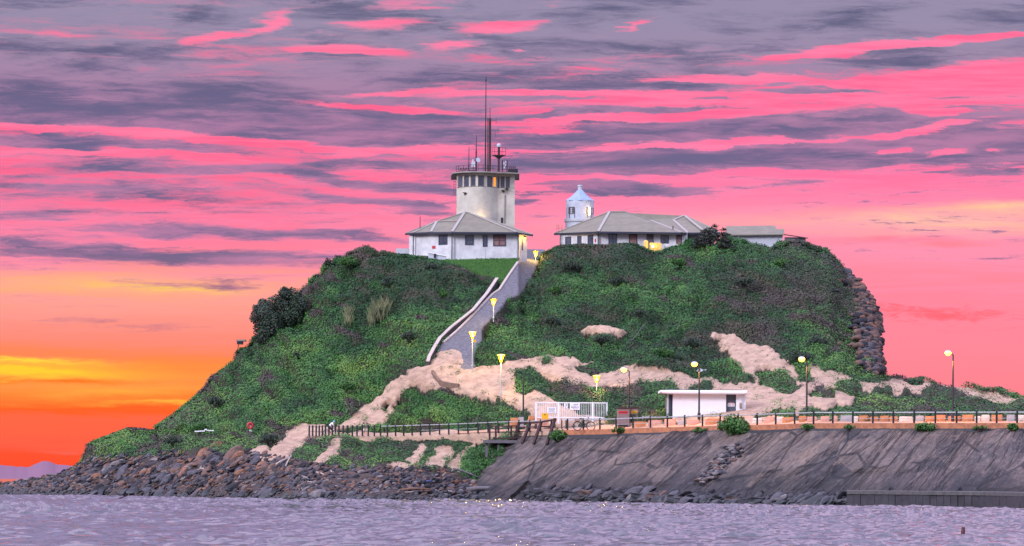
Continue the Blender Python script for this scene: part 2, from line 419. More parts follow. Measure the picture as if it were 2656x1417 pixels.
def terrain_mat():
    m = bpy.data.materials.new('headland_ground'); m.use_nodes = True
    g = G(m.node_tree); b = g.n['Principled BSDF']
    at = g.n.new('ShaderNodeAttribute'); at.attribute_name = 'zone'
    sp = g.n.new('ShaderNodeSeparateColor'); g.l.new(at.outputs['Color'], sp.inputs[0])
    geo = g.n.new('ShaderNodeNewGeometry'); pos = geo.outputs['Position']
    n1 = g.noise(pos, 0.9, 6, 0.65); n2 = g.noise(pos, 7.0, 4, 0.6)
    soil = g.mix(g.step(n1, .35, .65), (.035, .050, .026), (.060, .048, .040))
    sand = g.mix(g.step(g.noise(g.mapping(pos, rot=(0.0, 0.5, 0.3), scale=(1.0, .35, 2.2)), 1.1, 6, .66), .36, .68), (.52, .345, .245), (.35, .225, .165))
    sp = g.n.new('ShaderNodeSeparateXYZ'); g.l.new(pos, sp.inputs[0])
    cs = g.n.new('ShaderNodeCombineXYZ'); g.l.new(g.m('SUBTRACT', sp.outputs[0], g.m('MULTIPLY', sp.outputs[2], 1.25)), cs.inputs[0]); g.l.new(g.m('MULTIPLY', sp.outputs[2], .5), cs.inputs[2]); g.l.new(g.m('MULTIPLY', sp.outputs[1], .05), cs.inputs[1])
    rip = g.noise(cs.outputs[0], 2.6, 5, .7, .4)
    sand = g.mix(g.step(rip, .52, .66, 0, .55), sand, (.30, .20, .155))
    sand = g.mix(g.step(rip, .46, .36, 0, .35), sand, (.62, .43, .35))
    sand = g.mix(g.step(n2, .60, .75, 0, .5), sand, (.24, .17, .125))
    sp = g.n.new('ShaderNodeSeparateColor'); g.l.new(at.outputs['Color'], sp.inputs[0])
    rockc = g.mix(g.step(n1, .38, .62), (.085, .060, .052), (.035, .031, .034))  # ground darkened: shadow gaps between the boulders are put into its colour
    rockc = g.mix(g.step(n2, .55, .72, 0, .8), rockc, (.19, .13, .095))
    road = g.mix(g.step(g.noise(pos, 3.0, 5, .7), .3, .7), (.105, .098, .115), (.200, .185, .205))
    lawn = (.04, .10, .022)
    nf = g.m('MULTIPLY', g.m('SUBTRACT', n2, 0.5), 0.9)
    def edge(v): return g.step(g.m('ADD', v, nf), 0.35, 0.65)
    c = g.mix(edge(sp.outputs[0]), soil, sand)
    c = g.mix(edge(sp.outputs[1]), c, rockc)
    c = g.mix(edge(sp.outputs[2]), c, road)
    c = g.mix(edge(at.outputs['Alpha']), c, lawn)
    g.l.new(c, b.inputs['Base Color'])
    b.inputs['Roughness'].default_value = .9; b.inputs['Specular IOR Level'].default_value = .2
    bn = g.n.new('ShaderNodeBump'); bn.inputs['Strength'].default_value = .55; bn.inputs['Distance'].default_value = .25
    g.l.new(g.m('ADD', g.noise(pos, 3.2, 5, .65), g.m('MULTIPLY', n2, .3)), bn.inputs['Height']); g.l.new(bn.outputs[0], b.inputs['Normal'])
    return m

def apron_mat():
    m = bpy.data.materials.new('sea_wall_concrete'); m.use_nodes = True
    g = G(m.node_tree); b = g.n['Principled BSDF']
    geo = g.n.new('ShaderNodeNewGeometry'); pos = geo.outputs['Position']
    sp = g.n.new('ShaderNodeSeparateXYZ'); g.l.new(pos, sp.inputs[0])
    # streaks that run diagonally down the face: shear x by height
    sh = g.n.new('ShaderNodeCombineXYZ')
    g.l.new(g.m('SUBTRACT', sp.outputs[0], g.m('MULTIPLY', sp.outputs[2], 1.15)), sh.inputs[0]); g.l.new(g.m('MULTIPLY', sp.outputs[2], 0.16), sh.inputs[2])
    st = g.noise(sh.outputs[0], 1.15, 6, .66, .3)
    st2 = g.noise(sh.outputs[0], 5.5, 4, .6)
    big = g.noise(pos, .22, 4, .6)
    fine = g.noise(pos, 3.2, 4, .75)
    c = g.mix(g.step(st, .40, .62), (.066, .058, .062), (.185, .134, .118))
    c = g.mix(g.step(big, .44, .60, 0, .65), c, (.060, .056, .063))
    c = g.mix(g.step(g.m('ADD', st2, g.m('MULTIPLY', g.m('SUBTRACT', big, .5), -1.0)), .56, .74, 0, .55), c, (.300, .215, .190))
    c = g.mix(g.step(fine, .45, .70, 0, .6), c, (.035, .034, .04))
    grit = g.noise(g.mapping(sh.outputs[0], (3, 7, 2), scale=(1, 1, 5)), 2.6, 5, .85)
    c = g.mix(g.step(grit, .53, .66, 0, .65), c, (.27, .205, .185))
    tan = g.noise(g.mapping(sh.outputs[0], (9, 1, 4), scale=(1, 1, 3)), .55, 5, .65)
    c = g.mix(g.step(tan, .56, .66, 0, .6), c, (.32, .215, .165))
    ck = g.noise(g.mapping(sh.outputs[0], (5, 3, 1), scale=(1, .25, 1)), .42, 5, .62, .8)
    crack = g.step(g.m('ABSOLUTE', g.m('SUBTRACT', ck, .5)), .020, .006)
    c = g.mix(g.m('MULTIPLY', crack, .9), c, (.018, .017, .02))
    vo = g.n.new('ShaderNodeTexVoronoi'); vo.feature = 'F1'; g.l.new(g.mapping(sh.outputs[0], scale=(.40, 1, 2.4)), vo.inputs['Vector']); vo.inputs['Scale'].default_value = 1.0
    c = g.mix(.42, c, g.mix(g.step(vo.outputs['Color'], .1, .9), (.034, .031, .036), (.23, .170, .142)))
    sp2 = g.noise(g.mapping(sh.outputs[0], (1, 2, 7), scale=(1, 1, 5)), 2.6, 5, .8)
    c = g.mix(g.step(sp2, .52, .62, 0, .55), c, (.028, .026, .03))
    c = g.mix(g.step(sp2, .47, .36, 0, .30), c, (.34, .27, .25))
    jn = g.n.new('ShaderNodeTexVoronoi'); jn.feature = 'DISTANCE_TO_EDGE'; g.l.new(g.mapping(sh.outputs[0], scale=(.30, 1, 1.5)), jn.inputs['Vector']); jn.inputs['Scale'].default_value = 1.0
    joint = g.m('MULTIPLY', g.step(jn.outputs['Distance'], .030, .010), g.step(big, .40, .52))
    c = g.mix(g.m('MULTIPLY', joint, .8), c, (.020, .019, .022))
    low = g.step(g.m('ADD', sp.outputs[2], g.m('MULTIPLY', g.m('SUBTRACT', st, .5), 4.5)), 3.9, 1.3)
    c = g.mix(g.m('MULTIPLY', low, .72), c, (.026, .026, .032))      # tide-wetted weed line
    g.l.new(c, b.inputs['Base Color']); b.inputs['Roughness'].default_value = .85
    b.inputs['Specular IOR Level'].default_value = .25
    bn = g.n.new('ShaderNodeBump'); bn.inputs['Strength'].default_value = .9; bn.inputs['Distance'].default_value = .35
    g.l.new(g.m('ADD', g.m('ADD', st, g.m('MULTIPLY', st2, .35)), g.m('SUBTRACT', g.m('MULTIPLY', fine, .5), g.m('MULTIPLY', crack, .8))), bn.inputs['Height']); g.l.new(bn.outputs[0], b.inputs['Normal'])
    return m

def water_mat():
    m = bpy.data.materials.new('harbour_water'); m.use_nodes = True
    g = G(m.node_tree); b = g.n['Principled BSDF']
    geo = g.n.new('ShaderNodeNewGeometry'); pos = geo.outputs['Position']
    b.inputs['Base Color'].default_value = (.080, .077, .094, 1)
    b.inputs['Roughness'].default_value = .06; b.inputs['IOR'].default_value = 1.33
    bn = g.n.new('ShaderNodeBump'); bn.inputs['Strength'].default_value = .35; bn.inputs['Distance'].default_value = .04
    g.l.new(g.noise(g.mapping(pos, scale=(1.0, .55, 1)), 2.6, 4, .6), bn.inputs['Height']); g.l.new(bn.outputs[0], b.inputs['Normal'])
    return m

M_GROUND, M_APRON, M_WATER = terrain_mat(), apron_mat(), water_mat()
M_WALL = mat('white_painted_brick', (220, 218, 220), .75, .05, .9, .3, 22, col2=(188, 185, 190))
M_CREAM = mat('cream_render', (204, 198, 184), .8, .05, .8, .15, 14, col2=(180, 173, 160))
M_ROOF = mat('grey_green_roof_sheet', (130, 122, 107), .7, .06, 1.0, .1, 25, col2=(116, 110, 96))
M_CAP = mat('pale_ridge_capping', (166, 158, 152), .6, .04)
M_DARK = mat('dark_steel', (38, 36, 44), .55, .1, 6, metal=.3)
M_BLACK = mat('black_post_paint', (28, 29, 38), .5, .1, 6)
M_RUST = mat('rusted_steel', (66, 44, 44), .75, .2, 8)
M_GALV = mat('galvanised_rail', (186, 186, 182), .4, .08, 4, metal=.35)
M_PALE = mat('pale_grey_paint', (190, 192, 200), .6, .06)
M_WHITE = mat('white_paint', (236, 234, 238), .6, .03, 2)
M_GUTTER = mat('navy_gutter', (44, 48, 66), .5, .08)
M_GLASS = mat('window_glass', (44, 52, 70), .12, .25, .8, spec=.8, col2=(84, 88, 104))
M_TIMBER = mat('weathered_dark_timber', (70, 46, 48), .8, .2, 6, .3, 30)
M_GREYT = mat('grey_timber', (110, 102, 108), .85, .15, 5, .3, 30)
M_CONC = mat('concrete', (150, 142, 140), .85, .12, 2, .3, 18)
M_DCONC = mat('wet_dark_concrete', (62, 60, 66), .7, .2, 1.2, .4, 9)
M_KERB = mat('pale_kerb', (196, 178, 170), .85, .12, 2, .2, 12)
M_BRICK = mat('orange_kerb_brick', (190, 122, 84), .85, .2, 2.0, .3, 14, col2=(150, 96, 72))
M_DECK = mat('promenade_paving', (206, 152, 122), .85, .12, 2.5, .15, 10)

# ------------------------------------------------------------------ terrain definition
def pl(pts):
    a = np.array(pts, float)
    return lambda x: np.interp(x, a[:, 0], a[:, 1])

RIDGE = pl([(-200, 1262), (0, 1261), (60, 1249), (120, 1241), (150, 1236), (185, 1216), (210, 1196), (222, 1171), (228, 1151), (250, 1140), (280, 1130), (335, 1109), (370, 1112), (402, 1117), (404, 1106), (425, 1091), (450, 1076), (480, 1052), (512, 1023), (540, 990), (571, 957), (590, 943),
            (605, 933), (625, 897), (655, 886), (700, 850), (769, 766), (797, 729), (824, 706), (855, 682), (884, 664), (920, 655), (953, 649), (1000, 652), (1030, 655), (1050, 658), (1073, 664), (1105, 666), (1130, 672), (1183, 674), (1346, 670), (1352, 671), (1400, 671), (1404, 660), (1417, 654),
            (1430, 648), (1447, 638), (1461, 636), (1490, 634), (1514, 632), (1563, 634), (1645, 632), (1665, 641), (1689, 650), (1714, 651), (1734, 642), (1760, 634), (1800, 630), (1850, 620), (1896, 614), (1938, 619), (1975, 622), (1993, 614), (2021, 611), (2045, 616), (2094, 622), (2122, 629), (2146, 629),
            (2158, 641), (2171, 668), (2189, 699), (2207, 720), (2232, 742), (2250, 769), (2264, 794), (2275, 830), (2281, 880), (2284, 930), (2288, 962), (2320, 976), (2374, 991), (2403, 989), (2429, 993), (2455, 996), (2473, 1004), (2505, 1005), (2527, 1010), (2547, 1016), (2588, 1019), (2614, 1029), (2632, 1026), (2656, 1031), (2850, 1050)])
RIDGE_Y = pl([(-200, 462), (0, 460), (150, 463), (230, 466), (335, 470), (402, 474), (480, 474), (655, 478), (900, 480), (1050, 476), (1183, 474.5), (1346, 474.5), (1352, 480), (1400, 482), (1430, 479), (1600, 476), (1700, 476), (1800, 480), (2000, 484), (2146, 485), (2200, 480), (2264, 472), (2288, 463), (2300, 452), (2374, 441), (2474, 431), (2656, 417), (2850, 410)])
SHORE_Y = pl([(-200, 450), (0, 445), (300, 440), (440, 424), (800, 385), (1000, 385), (1240, 398), (1418, 386), (1571, 376), (1776, 362), (1940, 362), (2200, 350), (2384, 341), (2548, 334), (2620, 322), (2656, 312), (2850, 306)])
L2 = pl([(-200, 1268), (0, 1268), (60, 1258), (120, 1248), (150, 1241), (200, 1216), (240, 1197), (300, 1191), (400, 1186), (520, 1168), (600, 1178), (700, 1190), (800, 1212), (900, 1222), (1000, 1224), (1100, 1216), (1180, 1232), (1240, 1272), (1400, 1266), (1600, 1270), (1900, 1284), (2190, 1286), (2250, 1281), (2656, 1283), (2850, 1283)])
L2_Y = pl([(-200, 456), (0, 452), (300, 450), (500, 434), (800, 400), (1000, 400), (1180, 404), (1240, 401), (1418, 390), (1571, 380), (1776, 366), (1940, 366), (2200, 354), (2384, 346), (2548, 340), (2656, 326), (2850, 320)])
L3 = pl([(-200, 1263), (0, 1262), (150, 1237), (222, 1174), (230, 1153), (335, 1116), (402, 1121), (600, 1127), (750, 1136), (830, 1137), (1000, 1137), (1180, 1134), (1250, 1142), (1300, 1137), (1475, 1129), (1687, 1122), (2012, 1113), (2110, 1111), (2656, 1113), (2850, 1113)])
L4 = pl([(-200, 1263), (0, 1262), (150, 1237), (222, 1173), (230, 1152), (335, 1115), (402, 1120), (600, 1124), (750, 1132), (830, 1132), (1000, 1131), (1180, 1126), (1250, 1123), (1300, 1121), (1475, 1117), (1556, 1115.5), (1687, 1111), (1800, 1108), (1964, 1104), (2110, 1099.5), (2656, 1099), (2850, 1099)])
DECK_Y = pl([(-200, 457), (0, 456), (230, 461), (402, 455), (600, 440), (830, 432), (1000, 430), (1250, 415), (1475, 400), (1687, 390), (2012, 376), (2110, 371), (2656, 365), (2850, 363)])
TOE = pl([(-200, 1262), (402, 1118), (480, 1085), (600, 1108), (700, 1112), (800, 1106), (870, 1095), (940, 1050), (1000, 1000), (1060, 965), (1110, 952), (1200, 949), (1245, 944), (1300, 938), (1400, 928), (1450, 922), (1500, 928), (1600, 948), (1700, 965), (1850, 985), (1950, 985), (2050, 975), (2150, 975), (2280, 985), (2300, 1000), (2400, 1010), (2656, 1045), (2850, 1060)])
TOE_Y = pl([(-200, 460), (402, 462), (600, 448), (830, 442), (1000, 446), (1110, 440), (1230, 440), (1450, 438), (1700, 430), (1950, 426), (2100, 426), (2280, 430), (2400, 424), (2656, 408), (2850, 404)])

def zof(px, py, Y): return P(px, py, Y)[2]

def lines(px):
    px = np.asarray(px, float)
    rg, ry = RIDGE(px), RIDGE_Y(px)
    sy = SHORE_Y(px)
    spy = HY + ROLL * (px - CX) + H * F / sy
    dy = DECK_Y(px)
    pys = [spy, L2(px), L3(px), L4(px), L4(px) - 4.0, L4(px) - 15.0, TOE(px), rg]
    Ys = [sy, L2_Y(px), dy, dy + 0.35, dy + 6.5, dy + 8.0, TOE_Y(px), ry]
    n = len(pys)
    for k in range(1, n - 1): pys[k] = np.maximum(pys[k], rg + 0.4 * (n - 1 - k))
    for k in range(1, n):
        pys[k] = np.minimum(pys[k], pys[k - 1] - 0.15)
        Ys[k] = np.maximum(Ys[k], Ys[k - 1] + 0.15)
    return np.array(pys), np.array(Ys)

def T(px, py):
    """point of the bare slope seen in direction (px, py)"""
    px = np.atleast_1d(np.asarray(px, float)); py = np.atleast_1d(np.asarray(py, float))
    pys, Ys = lines(px)
    Y = Ys[0].copy()
    for k in range(len(pys) - 1):
        t = np.clip((pys[k] - py) / np.maximum(pys[k] - pys[k + 1], 1e-6), 0, 1)
        Y = np.where(py <= pys[k], Ys[k] + t * (Ys[k + 1] - Ys[k]), Y)
    x, y, z = P(px, py, Y)
    return np.stack([x, y, z], -1)

def G1(px, py, up=0.0):
    v = T(px, py)[0]; return Vector((float(v[0]), float(v[1]), float(v[2]) + up))

ROAD = [(1349, 668), (1318, 716), (1294, 753), (1276, 765), (1233, 811), (1184, 860), (1144, 894), (1117, 946), (1112, 960), (1225, 962), (1233, 948), (1228, 924), (1236, 906), (1250, 881), (1251, 851), (1269, 832), (1294, 805), (1315, 777), (1357, 759), (1364, 741), (1381, 712), (1401, 668)]
ROADSAND = [(1100, 965), (1112, 940), (1130, 914), (1150, 906), (1185, 910), (1205, 918), (1196, 935), (1200, 952), (1240, 958), (1240, 975), (1100, 975)]
LAWN = [(1100, 668), (1183, 668), (1352, 664), (1349, 672), (1318, 716), (1300, 742), (1288, 722), (1262, 712), (1225, 708), (1190, 690), (1150, 682)]
SANDS = [
    [(862, 1112), (900, 1088), (960, 1040), (1005, 992), (1040, 966), (1080, 952), (1112, 945), (1236, 952), (1250, 944), (1300, 938), (1350, 930), (1390, 924), (1440, 921), (1500, 927), (1560, 938), (1620, 952), (1680, 960), (1740, 966), (1800, 976), (1850, 978), (1880, 988), (1955, 990), (1952, 980), (1918, 958), (1892, 912), (1876, 884), (1852, 868), (1850, 857), (1892, 860), (1942, 880), (1998, 898), (2024, 922), (2062, 944), (2072, 985), (2120, 1002), (2100, 970), (2085, 948), (2120, 955), (2180, 968), (2250, 996), (2300, 985), (2330, 982), (2370, 1003), (2402, 990), (2460, 998), (2500, 1006), (2560, 1018), (2612, 1030), (2670, 1036), (2670, 1090), (1000, 1100)],
    [(732, 1120), (790, 1100), (842, 1094), (832, 1110), (870, 1112), (870, 1132), (780, 1136), (740, 1136)],
    [(1512, 846), (1545, 838), (1580, 842), (1622, 852), (1600, 862), (1550, 858)],
    [(690, 1212), (702, 1170), (722, 1140), (760, 1132), (800, 1138), (752, 1176), (728, 1216)],
    [(800, 1210), (845, 1168), (868, 1142), (905, 1140), (880, 1160), (850, 1196), (820, 1218)],
    [(1052, 1215), (1066, 1175), (1090, 1150), (1100, 1158), (1086, 1200)],
    [(1110, 1216), (1130, 1165), (1168, 1160), (1180, 1172), (1150, 1216)], [(1150, 1232), (1190, 1175), (1205, 1172), (1195, 1215), (1175, 1235)],
    [(600, 1188), (640, 1160), (700, 1150), (704, 1200), (640, 1216)], [(985, 1224), (1040, 1190), (1062, 1224)],
    [(1195, 1185), (1220, 1140), (1232, 1142), (1215, 1185)],
]
ISLES = [
    [(1000, 1100), (1022, 1060), (1050, 1008), (1082, 984), (1095, 1000), (1150, 1004), (1200, 1014), (1290, 1034), (1345, 1050), (1382, 1068), (1384, 1092), (1000, 1108)],
    [(1332, 968), (1365, 950), (1400, 962), (1420, 974), (1452, 984), (1490, 1000), (1540, 1002), (1620, 996), (1690, 996), (1742, 990), (1765, 1010), (1740, 1030), (1740, 1096), (1580, 1096), (1560, 1078), (1510, 1070), (1480, 1056), (1470, 1046), (1442, 1042), (1425, 1018), (1385, 1012), (1352, 1022), (1338, 995)],
    [(1480, 942), (1540, 934), (1590, 940), (1612, 956), (1560, 966), (1535, 972), (1500, 958)],
    [(1958, 962), (1992, 948), (2030, 975), (2062, 985), (2084, 1006), (2050, 1014), (2010, 1006), (1975, 988)],
    [(2102, 1008), (2130, 1002), (2172, 1020), (2188, 1030), (2110, 1026)],
    [(1778, 1004), (1842, 984), (1862, 1000), (1850, 1014), (1778, 1014)],
    [(2165, 1005), (2190, 985), (2222, 988), (2240, 1010), (2232, 1024), (2185, 1022)],
    [(2058, 1072), (2100, 1048), (2150, 1050), (2200, 1042), (2232, 1010), (2262, 1006), (2330, 1020), (2390, 1014), (2420, 1004), (2462, 1016), (2520, 1030), (2600, 1046), (2670, 1056), (2670, 1092), (2058, 1092)],
    [(1412, 935), (1440, 930), (1442, 946), (1415, 948)],
    [(1960, 1075), (2000, 1066), (2060, 1060), (2060, 1082), (1960, 1085)], [(1030, 1050), (1048, 1020), (1060, 1022), (1036, 1064)], [(985, 1062), (1010, 1036), (1016, 1040), (995, 1068)],
]
CLIFF = [(2192, 694), (2215, 718), (2270, 788), (2300, 825), (2300, 966), (2266, 962), (2244, 926), (2238, 872), (2228, 822), (2206, 764)]
BARE = [(740, 760), (790, 720), (862, 690), (880, 694), (830, 745), (800, 790), (770, 800)]

def calm(px, py):
    """low clipped growth along the top edge in front of the houses"""
    k = np.clip((py - RIDGE(px)) / 45, 0.08, 1)
    m = np.clip((px - 1000) / 60, 0, 1) * np.clip((1790 - px) / 40, 0, 1)
    m = np.maximum(m, np.clip((600 - px) / 90, 0, 1))
    return 1 - m * (1 - k)

def zones(px, py):
    """sand, rock, road, lawn, apron, veg amounts at image directions on the slope"""
    jx = (fbm(px / 24, py / 14, 0, 4, 3, .7) - .5) * 46; jy = (fbm(px / 24, py / 14, 9, 4, 5, .7) - .5) * 22
    qx, qy = px + jx, py + jy
    pys, _ = lines(px)
    sand = np.zeros(px.shape, bool)
    for s in SANDS: sand |= inpoly(qx, qy, s)
    for s in ISLES: sand &= ~inpoly(qx, qy, s)
    road = inpoly(px, py, ROAD)
    rs = inpoly(qx, qy, ROADSAND); road &= ~rs; sand |= rs
    sand &= ~road
    lawn = inpoly(px + jx * .3, py + jy * .3, LAWN) & ~road
    rock = inpoly(qx, qy, CLIFF)
    scree = (qy + (fbm(px / 55, 0 * px, 0 * px, 3, 9) - .5) * 46 * (px > 250) > pys[1]) & (px < 1240)
    rock |= scree
    apron = (py > pys[2] - .2) & (px + (fbm(px / 18, py / 12, 7, 3, 13) - .5) * 40 - 1335 > (py - 1140) * -0.96)
    rock &= ~apron
    deck = (py <= pys[2]) & (py > pys[5]) & (px > 742)
    road |= deck & ~apron
    strip = deck & (px < 1300)
    sand |= deck & ~apron; road &= ~deck
    bare = inpoly(qx, qy, BARE)
    rock |= bare & (fbm(px / 12, py / 9, 4, 2) > .45)
    sand &= ~rock & ~apron
    veg = ~(sand | road | lawn | rock | apron)
    return sand, rock, road, lawn, apron, veg

def displace(Pt, veg, sand, rock, apron):
    x, y, z = Pt[..., 0], Pt[..., 1], Pt[..., 2]
    sx, sz = x - z * .55, z + x * .35          # gullies run down and to the left
    b1 = np.abs(2 * vnoise(sx / 3.4, y / 6, sz / 1.5, 33) - 1); b2 = np.abs(2 * vnoise(sx / 1.3, y / 3, sz / .75, 35) - 1)
    lump = (fbm(sx / 7.5, y / 12, sz / 3.0, 3, 21) - .5) * 4.2 + (b1 - .5) * 2.1 * (.4 + fbm(x / 7, y / 9, z / 4, 2, 37)) + (b2 - .5) * .55
    sd_ = (fbm((x - z * 1.3) / 3.0, y / 7, z / 1.8, 3, 41) - .5) * .42 + (fbm((x - z * 1.2) / .8, y / 5, z / .45, 3, 43) - .5) * .12
    rk = (fbm(x / 1.6, y / 3, z / .55, 4, 52) - .5) * 1.8
    ap = (fbm((x - z * 1.15) / 1.1, y / 40, z / 5, 4, 61) - .5) * .62 + (fbm(x / 3, y / 12, z / 1.2, 3, 66) - .5) * np.clip(3.2 - z, 0, 2.4) * 1.0
    ci, ck = np.floor((x - z * 1.15) / 2.6 + .35 * np.floor(z / 1.5)), np.floor(z / 1.5)
    slab = _h(ci, ck, 0 * ci, 5); ap = ap + (slab - .5) * .55 * (_h(ci, ck, 1 + 0 * ci, 6) > .45) * np.clip(1.9 - z / 5, .5, 1.8)
    d = lump * veg + sd_ * sand + rk * rock + ap * apron
    out = Pt.copy()
    out[..., 1] -= d * .72; out[..., 2] += d * .62
    return out

def blur(a, n):
    a = a.astype(float)
    for _ in range(n):
        b = np.pad(a, 1, mode='edge')
        a = (b[1:-1, 1:-1] * 4 + b[:-2, 1:-1] + b[2:, 1:-1] + b[1:-1, :-2] + b[1:-1, 2:]) / 8
    return a

def build_terrain():
    cols = np.concatenate([np.arange(-600, -180, 12.0), np.arange(-180, 2836, 4.0), np.arange(2840, 3700, 12.0)])
    pys, Ys = lines(cols)
    segs = [26, 44, 3, 3, 3, 40, 84]
    rows_px, rows_py, rows_Y = [], [], []
    for k, n in enumerate(segs):
        for i in range(n + (1 if k == len(segs) - 1 else 0)):
            t = i / n
            rows_py.append(pys[k] * (1 - t) + pys[k + 1] * t); rows_Y.append(Ys[k] * (1 - t) + Ys[k + 1] * t)
    py = np.array(rows_py); Y = np.array(rows_Y); px = np.broadcast_to(cols, py.shape).copy()
    X, YY, Z = P(px, py, Y)
    pts = np.stack([X, YY, Z], -1)
    sand, rock, road, lawn, apron, veg = zones(px, py)
    ve, sa, ro, ap = [blur(a, 2) for a in (veg, sand, rock, apron)]
    near_flat = blur(road | lawn, 3)
    k = np.clip(1 - 1.6 * near_flat, 0, 1)
    # keep the ground calm under the houses on top
    k = k * calm(px, py)
    pts2 = displace(pts, ve * k, sa * k, ro * k, ap)
    # in front: sea bed; behind: plateau and seaward drop
    first = pts2[0].copy(); first[:, 2] = -0.4; b0 = first.copy(); b0[:, 1] -= 8; b0[:, 2] = -1.6
    b1 = first.copy(); b1[:, 1] -= 1.2; b1[:, 2] = -.6
    last = pts2[-1]
    r1 = last.copy(); r1[:, 1] += 6; r1[:, 2] -= 0.5
    r2 = last.copy(); r2[:, 1] += 34; r2[:, 2] -= 2.5
    r3 = last.copy(); r3[:, 1] += 62; r3[:, 2] = np.minimum(r3[:, 2] * .3, 4) - 1
    r4 = last.copy(); r4[:, 1] += 90; r4[:, 2] = -2
    allp = np.concatenate([b0[None], b1[None], pts2, r1[None], r2[None], r3[None], r4[None]], 0)
    R_, C_ = allp.shape[:2]
    def padz(a, first=None): return np.concatenate([a[:1], a[:1], a, a[-1:], a[-1:], a[-1:], a[-1:]], 0)
    zone = np.stack([padz(blur(sand, 1)), padz(blur(rock, 1)), padz(blur(road, 1)), padz(blur(lawn, 1))], -1)
    apf = padz(apron.astype(float))
    idx = np.arange(R_ * C_).reshape(R_, C_)
    q = np.stack([idx[:-1, :-1], idx[:-1, 1:], idx[1:, 1:], idx[1:, :-1]], -1).reshape(-1, 4)
    fa = (apf[:-1, :-1] + apf[:-1, 1:] + apf[1:, 1:] + apf[1:, :-1]).reshape(-1) / 4 > .6
    vf = allp.reshape(-1, 3); zf = zone.reshape(-1, 4)
    for nm, sel, m in (('headland_hill', ~fa, M_GROUND), ('sea_wall', fa, M_APRON)):
        qq = q[sel]; used, inv = np.unique(qq, return_inverse=True)
        o = np_mesh(nm, vf[used], inv.reshape(-1, 4), m, True, [('zone', 'FLOAT_COLOR', 'POINT', zf[used])])
        if nm == 'headland_hill': tag(o, kind='structure')
        else: tag(o, 'sloping grey sea wall of streaked, cracked concrete below the promenade', 'sea wall')
build_terrain()

# ------------------------------------------------------------------ water, distant hills
def build_water():
    ys = np.concatenate([[-400, 0, 50, 85], np.linspace(100, 220, 430), np.linspace(220.4, 480, 420), [520, 600, 760, 1100, 2000, 5000, 12000, 30000]])
    xs = np.concatenate([[-20000, -3000, -500, -130, -80], np.linspace(-62, 62, 760), [80, 130, 500, 3000, 20000]])
    Xg, Yg = np.meshgrid(xs, ys)
    z = np.zeros_like(Xg)
    r = np.random.default_rng(5)
    for i in range(46):
        lam = 0.6 * 5.5 ** r.random()
        th = r.normal(0.18, .45)
        kx, ky = math.sin(th), math.cos(th)
        amp = 0.0150 * lam ** .25 * (0.6 + .8 * r.random())
        ph = r.random() * 6.28
        mod = .45 + 1.1 * vnoise(Xg / (lam * 4), Yg / (lam * 5), 0, 100 + i)
        z += amp * mod * np.sin(2 * PI / lam * (Xg * kx + Yg * ky) + ph)
    fade = np.clip((62 - np.abs(Xg)) / 6, 0, 1) * np.clip((Yg - 90) / 20, 0, 1) * np.clip((500 - Yg) / 30, 0, 1)
    gust = .15 + 1.5 * fbm(Xg / 16, Yg / 30, 3, 3, 7)
    z = z * fade * gust
    idx = np.arange(Xg.size).reshape(Xg.shape)
    q = np.stack([idx[:-1, :-1], idx[:-1, 1:], idx[1:, 1:], idx[1:, :-1]], -1).reshape(-1, 4)
    o = np_mesh('water', np.stack([Xg, Yg, z], -1).reshape(-1, 3), q, M_WATER, True)
    tag(o, kind='structure')
build_water()

def build_far_hills():
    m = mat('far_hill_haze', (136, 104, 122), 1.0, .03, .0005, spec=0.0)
    Y = 9000.0
    top = pl([(-900, 1222), (-300, 1215), (-60, 1208), (0, 1206), (40, 1210), (72, 1213), (90, 1205), (110, 1197), (122, 1196), (135, 1200), (150, 1206), (190, 1209), (230, 1214), (500, 1226), (900, 1240)])
    xs = np.arange(-900, 905, 5.0)
    v = []
    n = len(xs)
    jit = (fbm(xs / 9, 0, 0, 3, 2) - .5) * 3
    for d, k in ((0, 0.0), (500, .5), (1400, 1.0), (3200, .8), (5000, 0.0)):
        for x, t, j in zip(xs, top(xs), jit):
            b = HY + ROLL * (x - CX) - 1
            p = P(x, b + (t + j - b), Y)
            v.append((p[0] * (1 + d / Y), Y + d, (p[2] + 30) * k - 30 if k < 1 else p[2] * (1 + d / Y)))
    v = np.array(v); idx = np.arange(5 * n).reshape(5, n)
    q = np.stack([idx[:-1, :-1], idx[:-1, 1:], idx[1:, 1:], idx[1:, :-1]], -1).reshape(-1, 4)
    o = np_mesh('distant_hills', v, q, m, True); tag(o, kind='structure')
build_far_hills()

# ------------------------------------------------------------------ foliage
def leaves(name, cen, nrm, size, tint, mat_, spread=.9, aspect=.6, parent=None, seed=1):
    r = np.random.default_rng(seed); n = len(cen)
    nn = nrm + r.normal(0, spread, (n, 3)); nn /= np.linalg.norm(nn, axis=1, keepdims=True)
    a = np.cross(nn, r.normal(0, 1, (n, 3))); a /= np.linalg.norm(a, axis=1, keepdims=True)
    b = np.cross(nn, a)
    s = size[:, None]
    v = np.stack([cen - a * s, cen - b * s * aspect + nn * s * .12, cen + a * s, cen + b * s * aspect + nn * s * .12], 1).reshape(-1, 3)
    q = np.arange(4 * n).reshape(n, 4)
    o = np_mesh(name, v, q, mat_, False, [('tint', 'FLOAT', 'POINT', np.repeat(np.clip(tint, 0, 1), 4))])
    if parent is not None: o.parent = parent
    return o

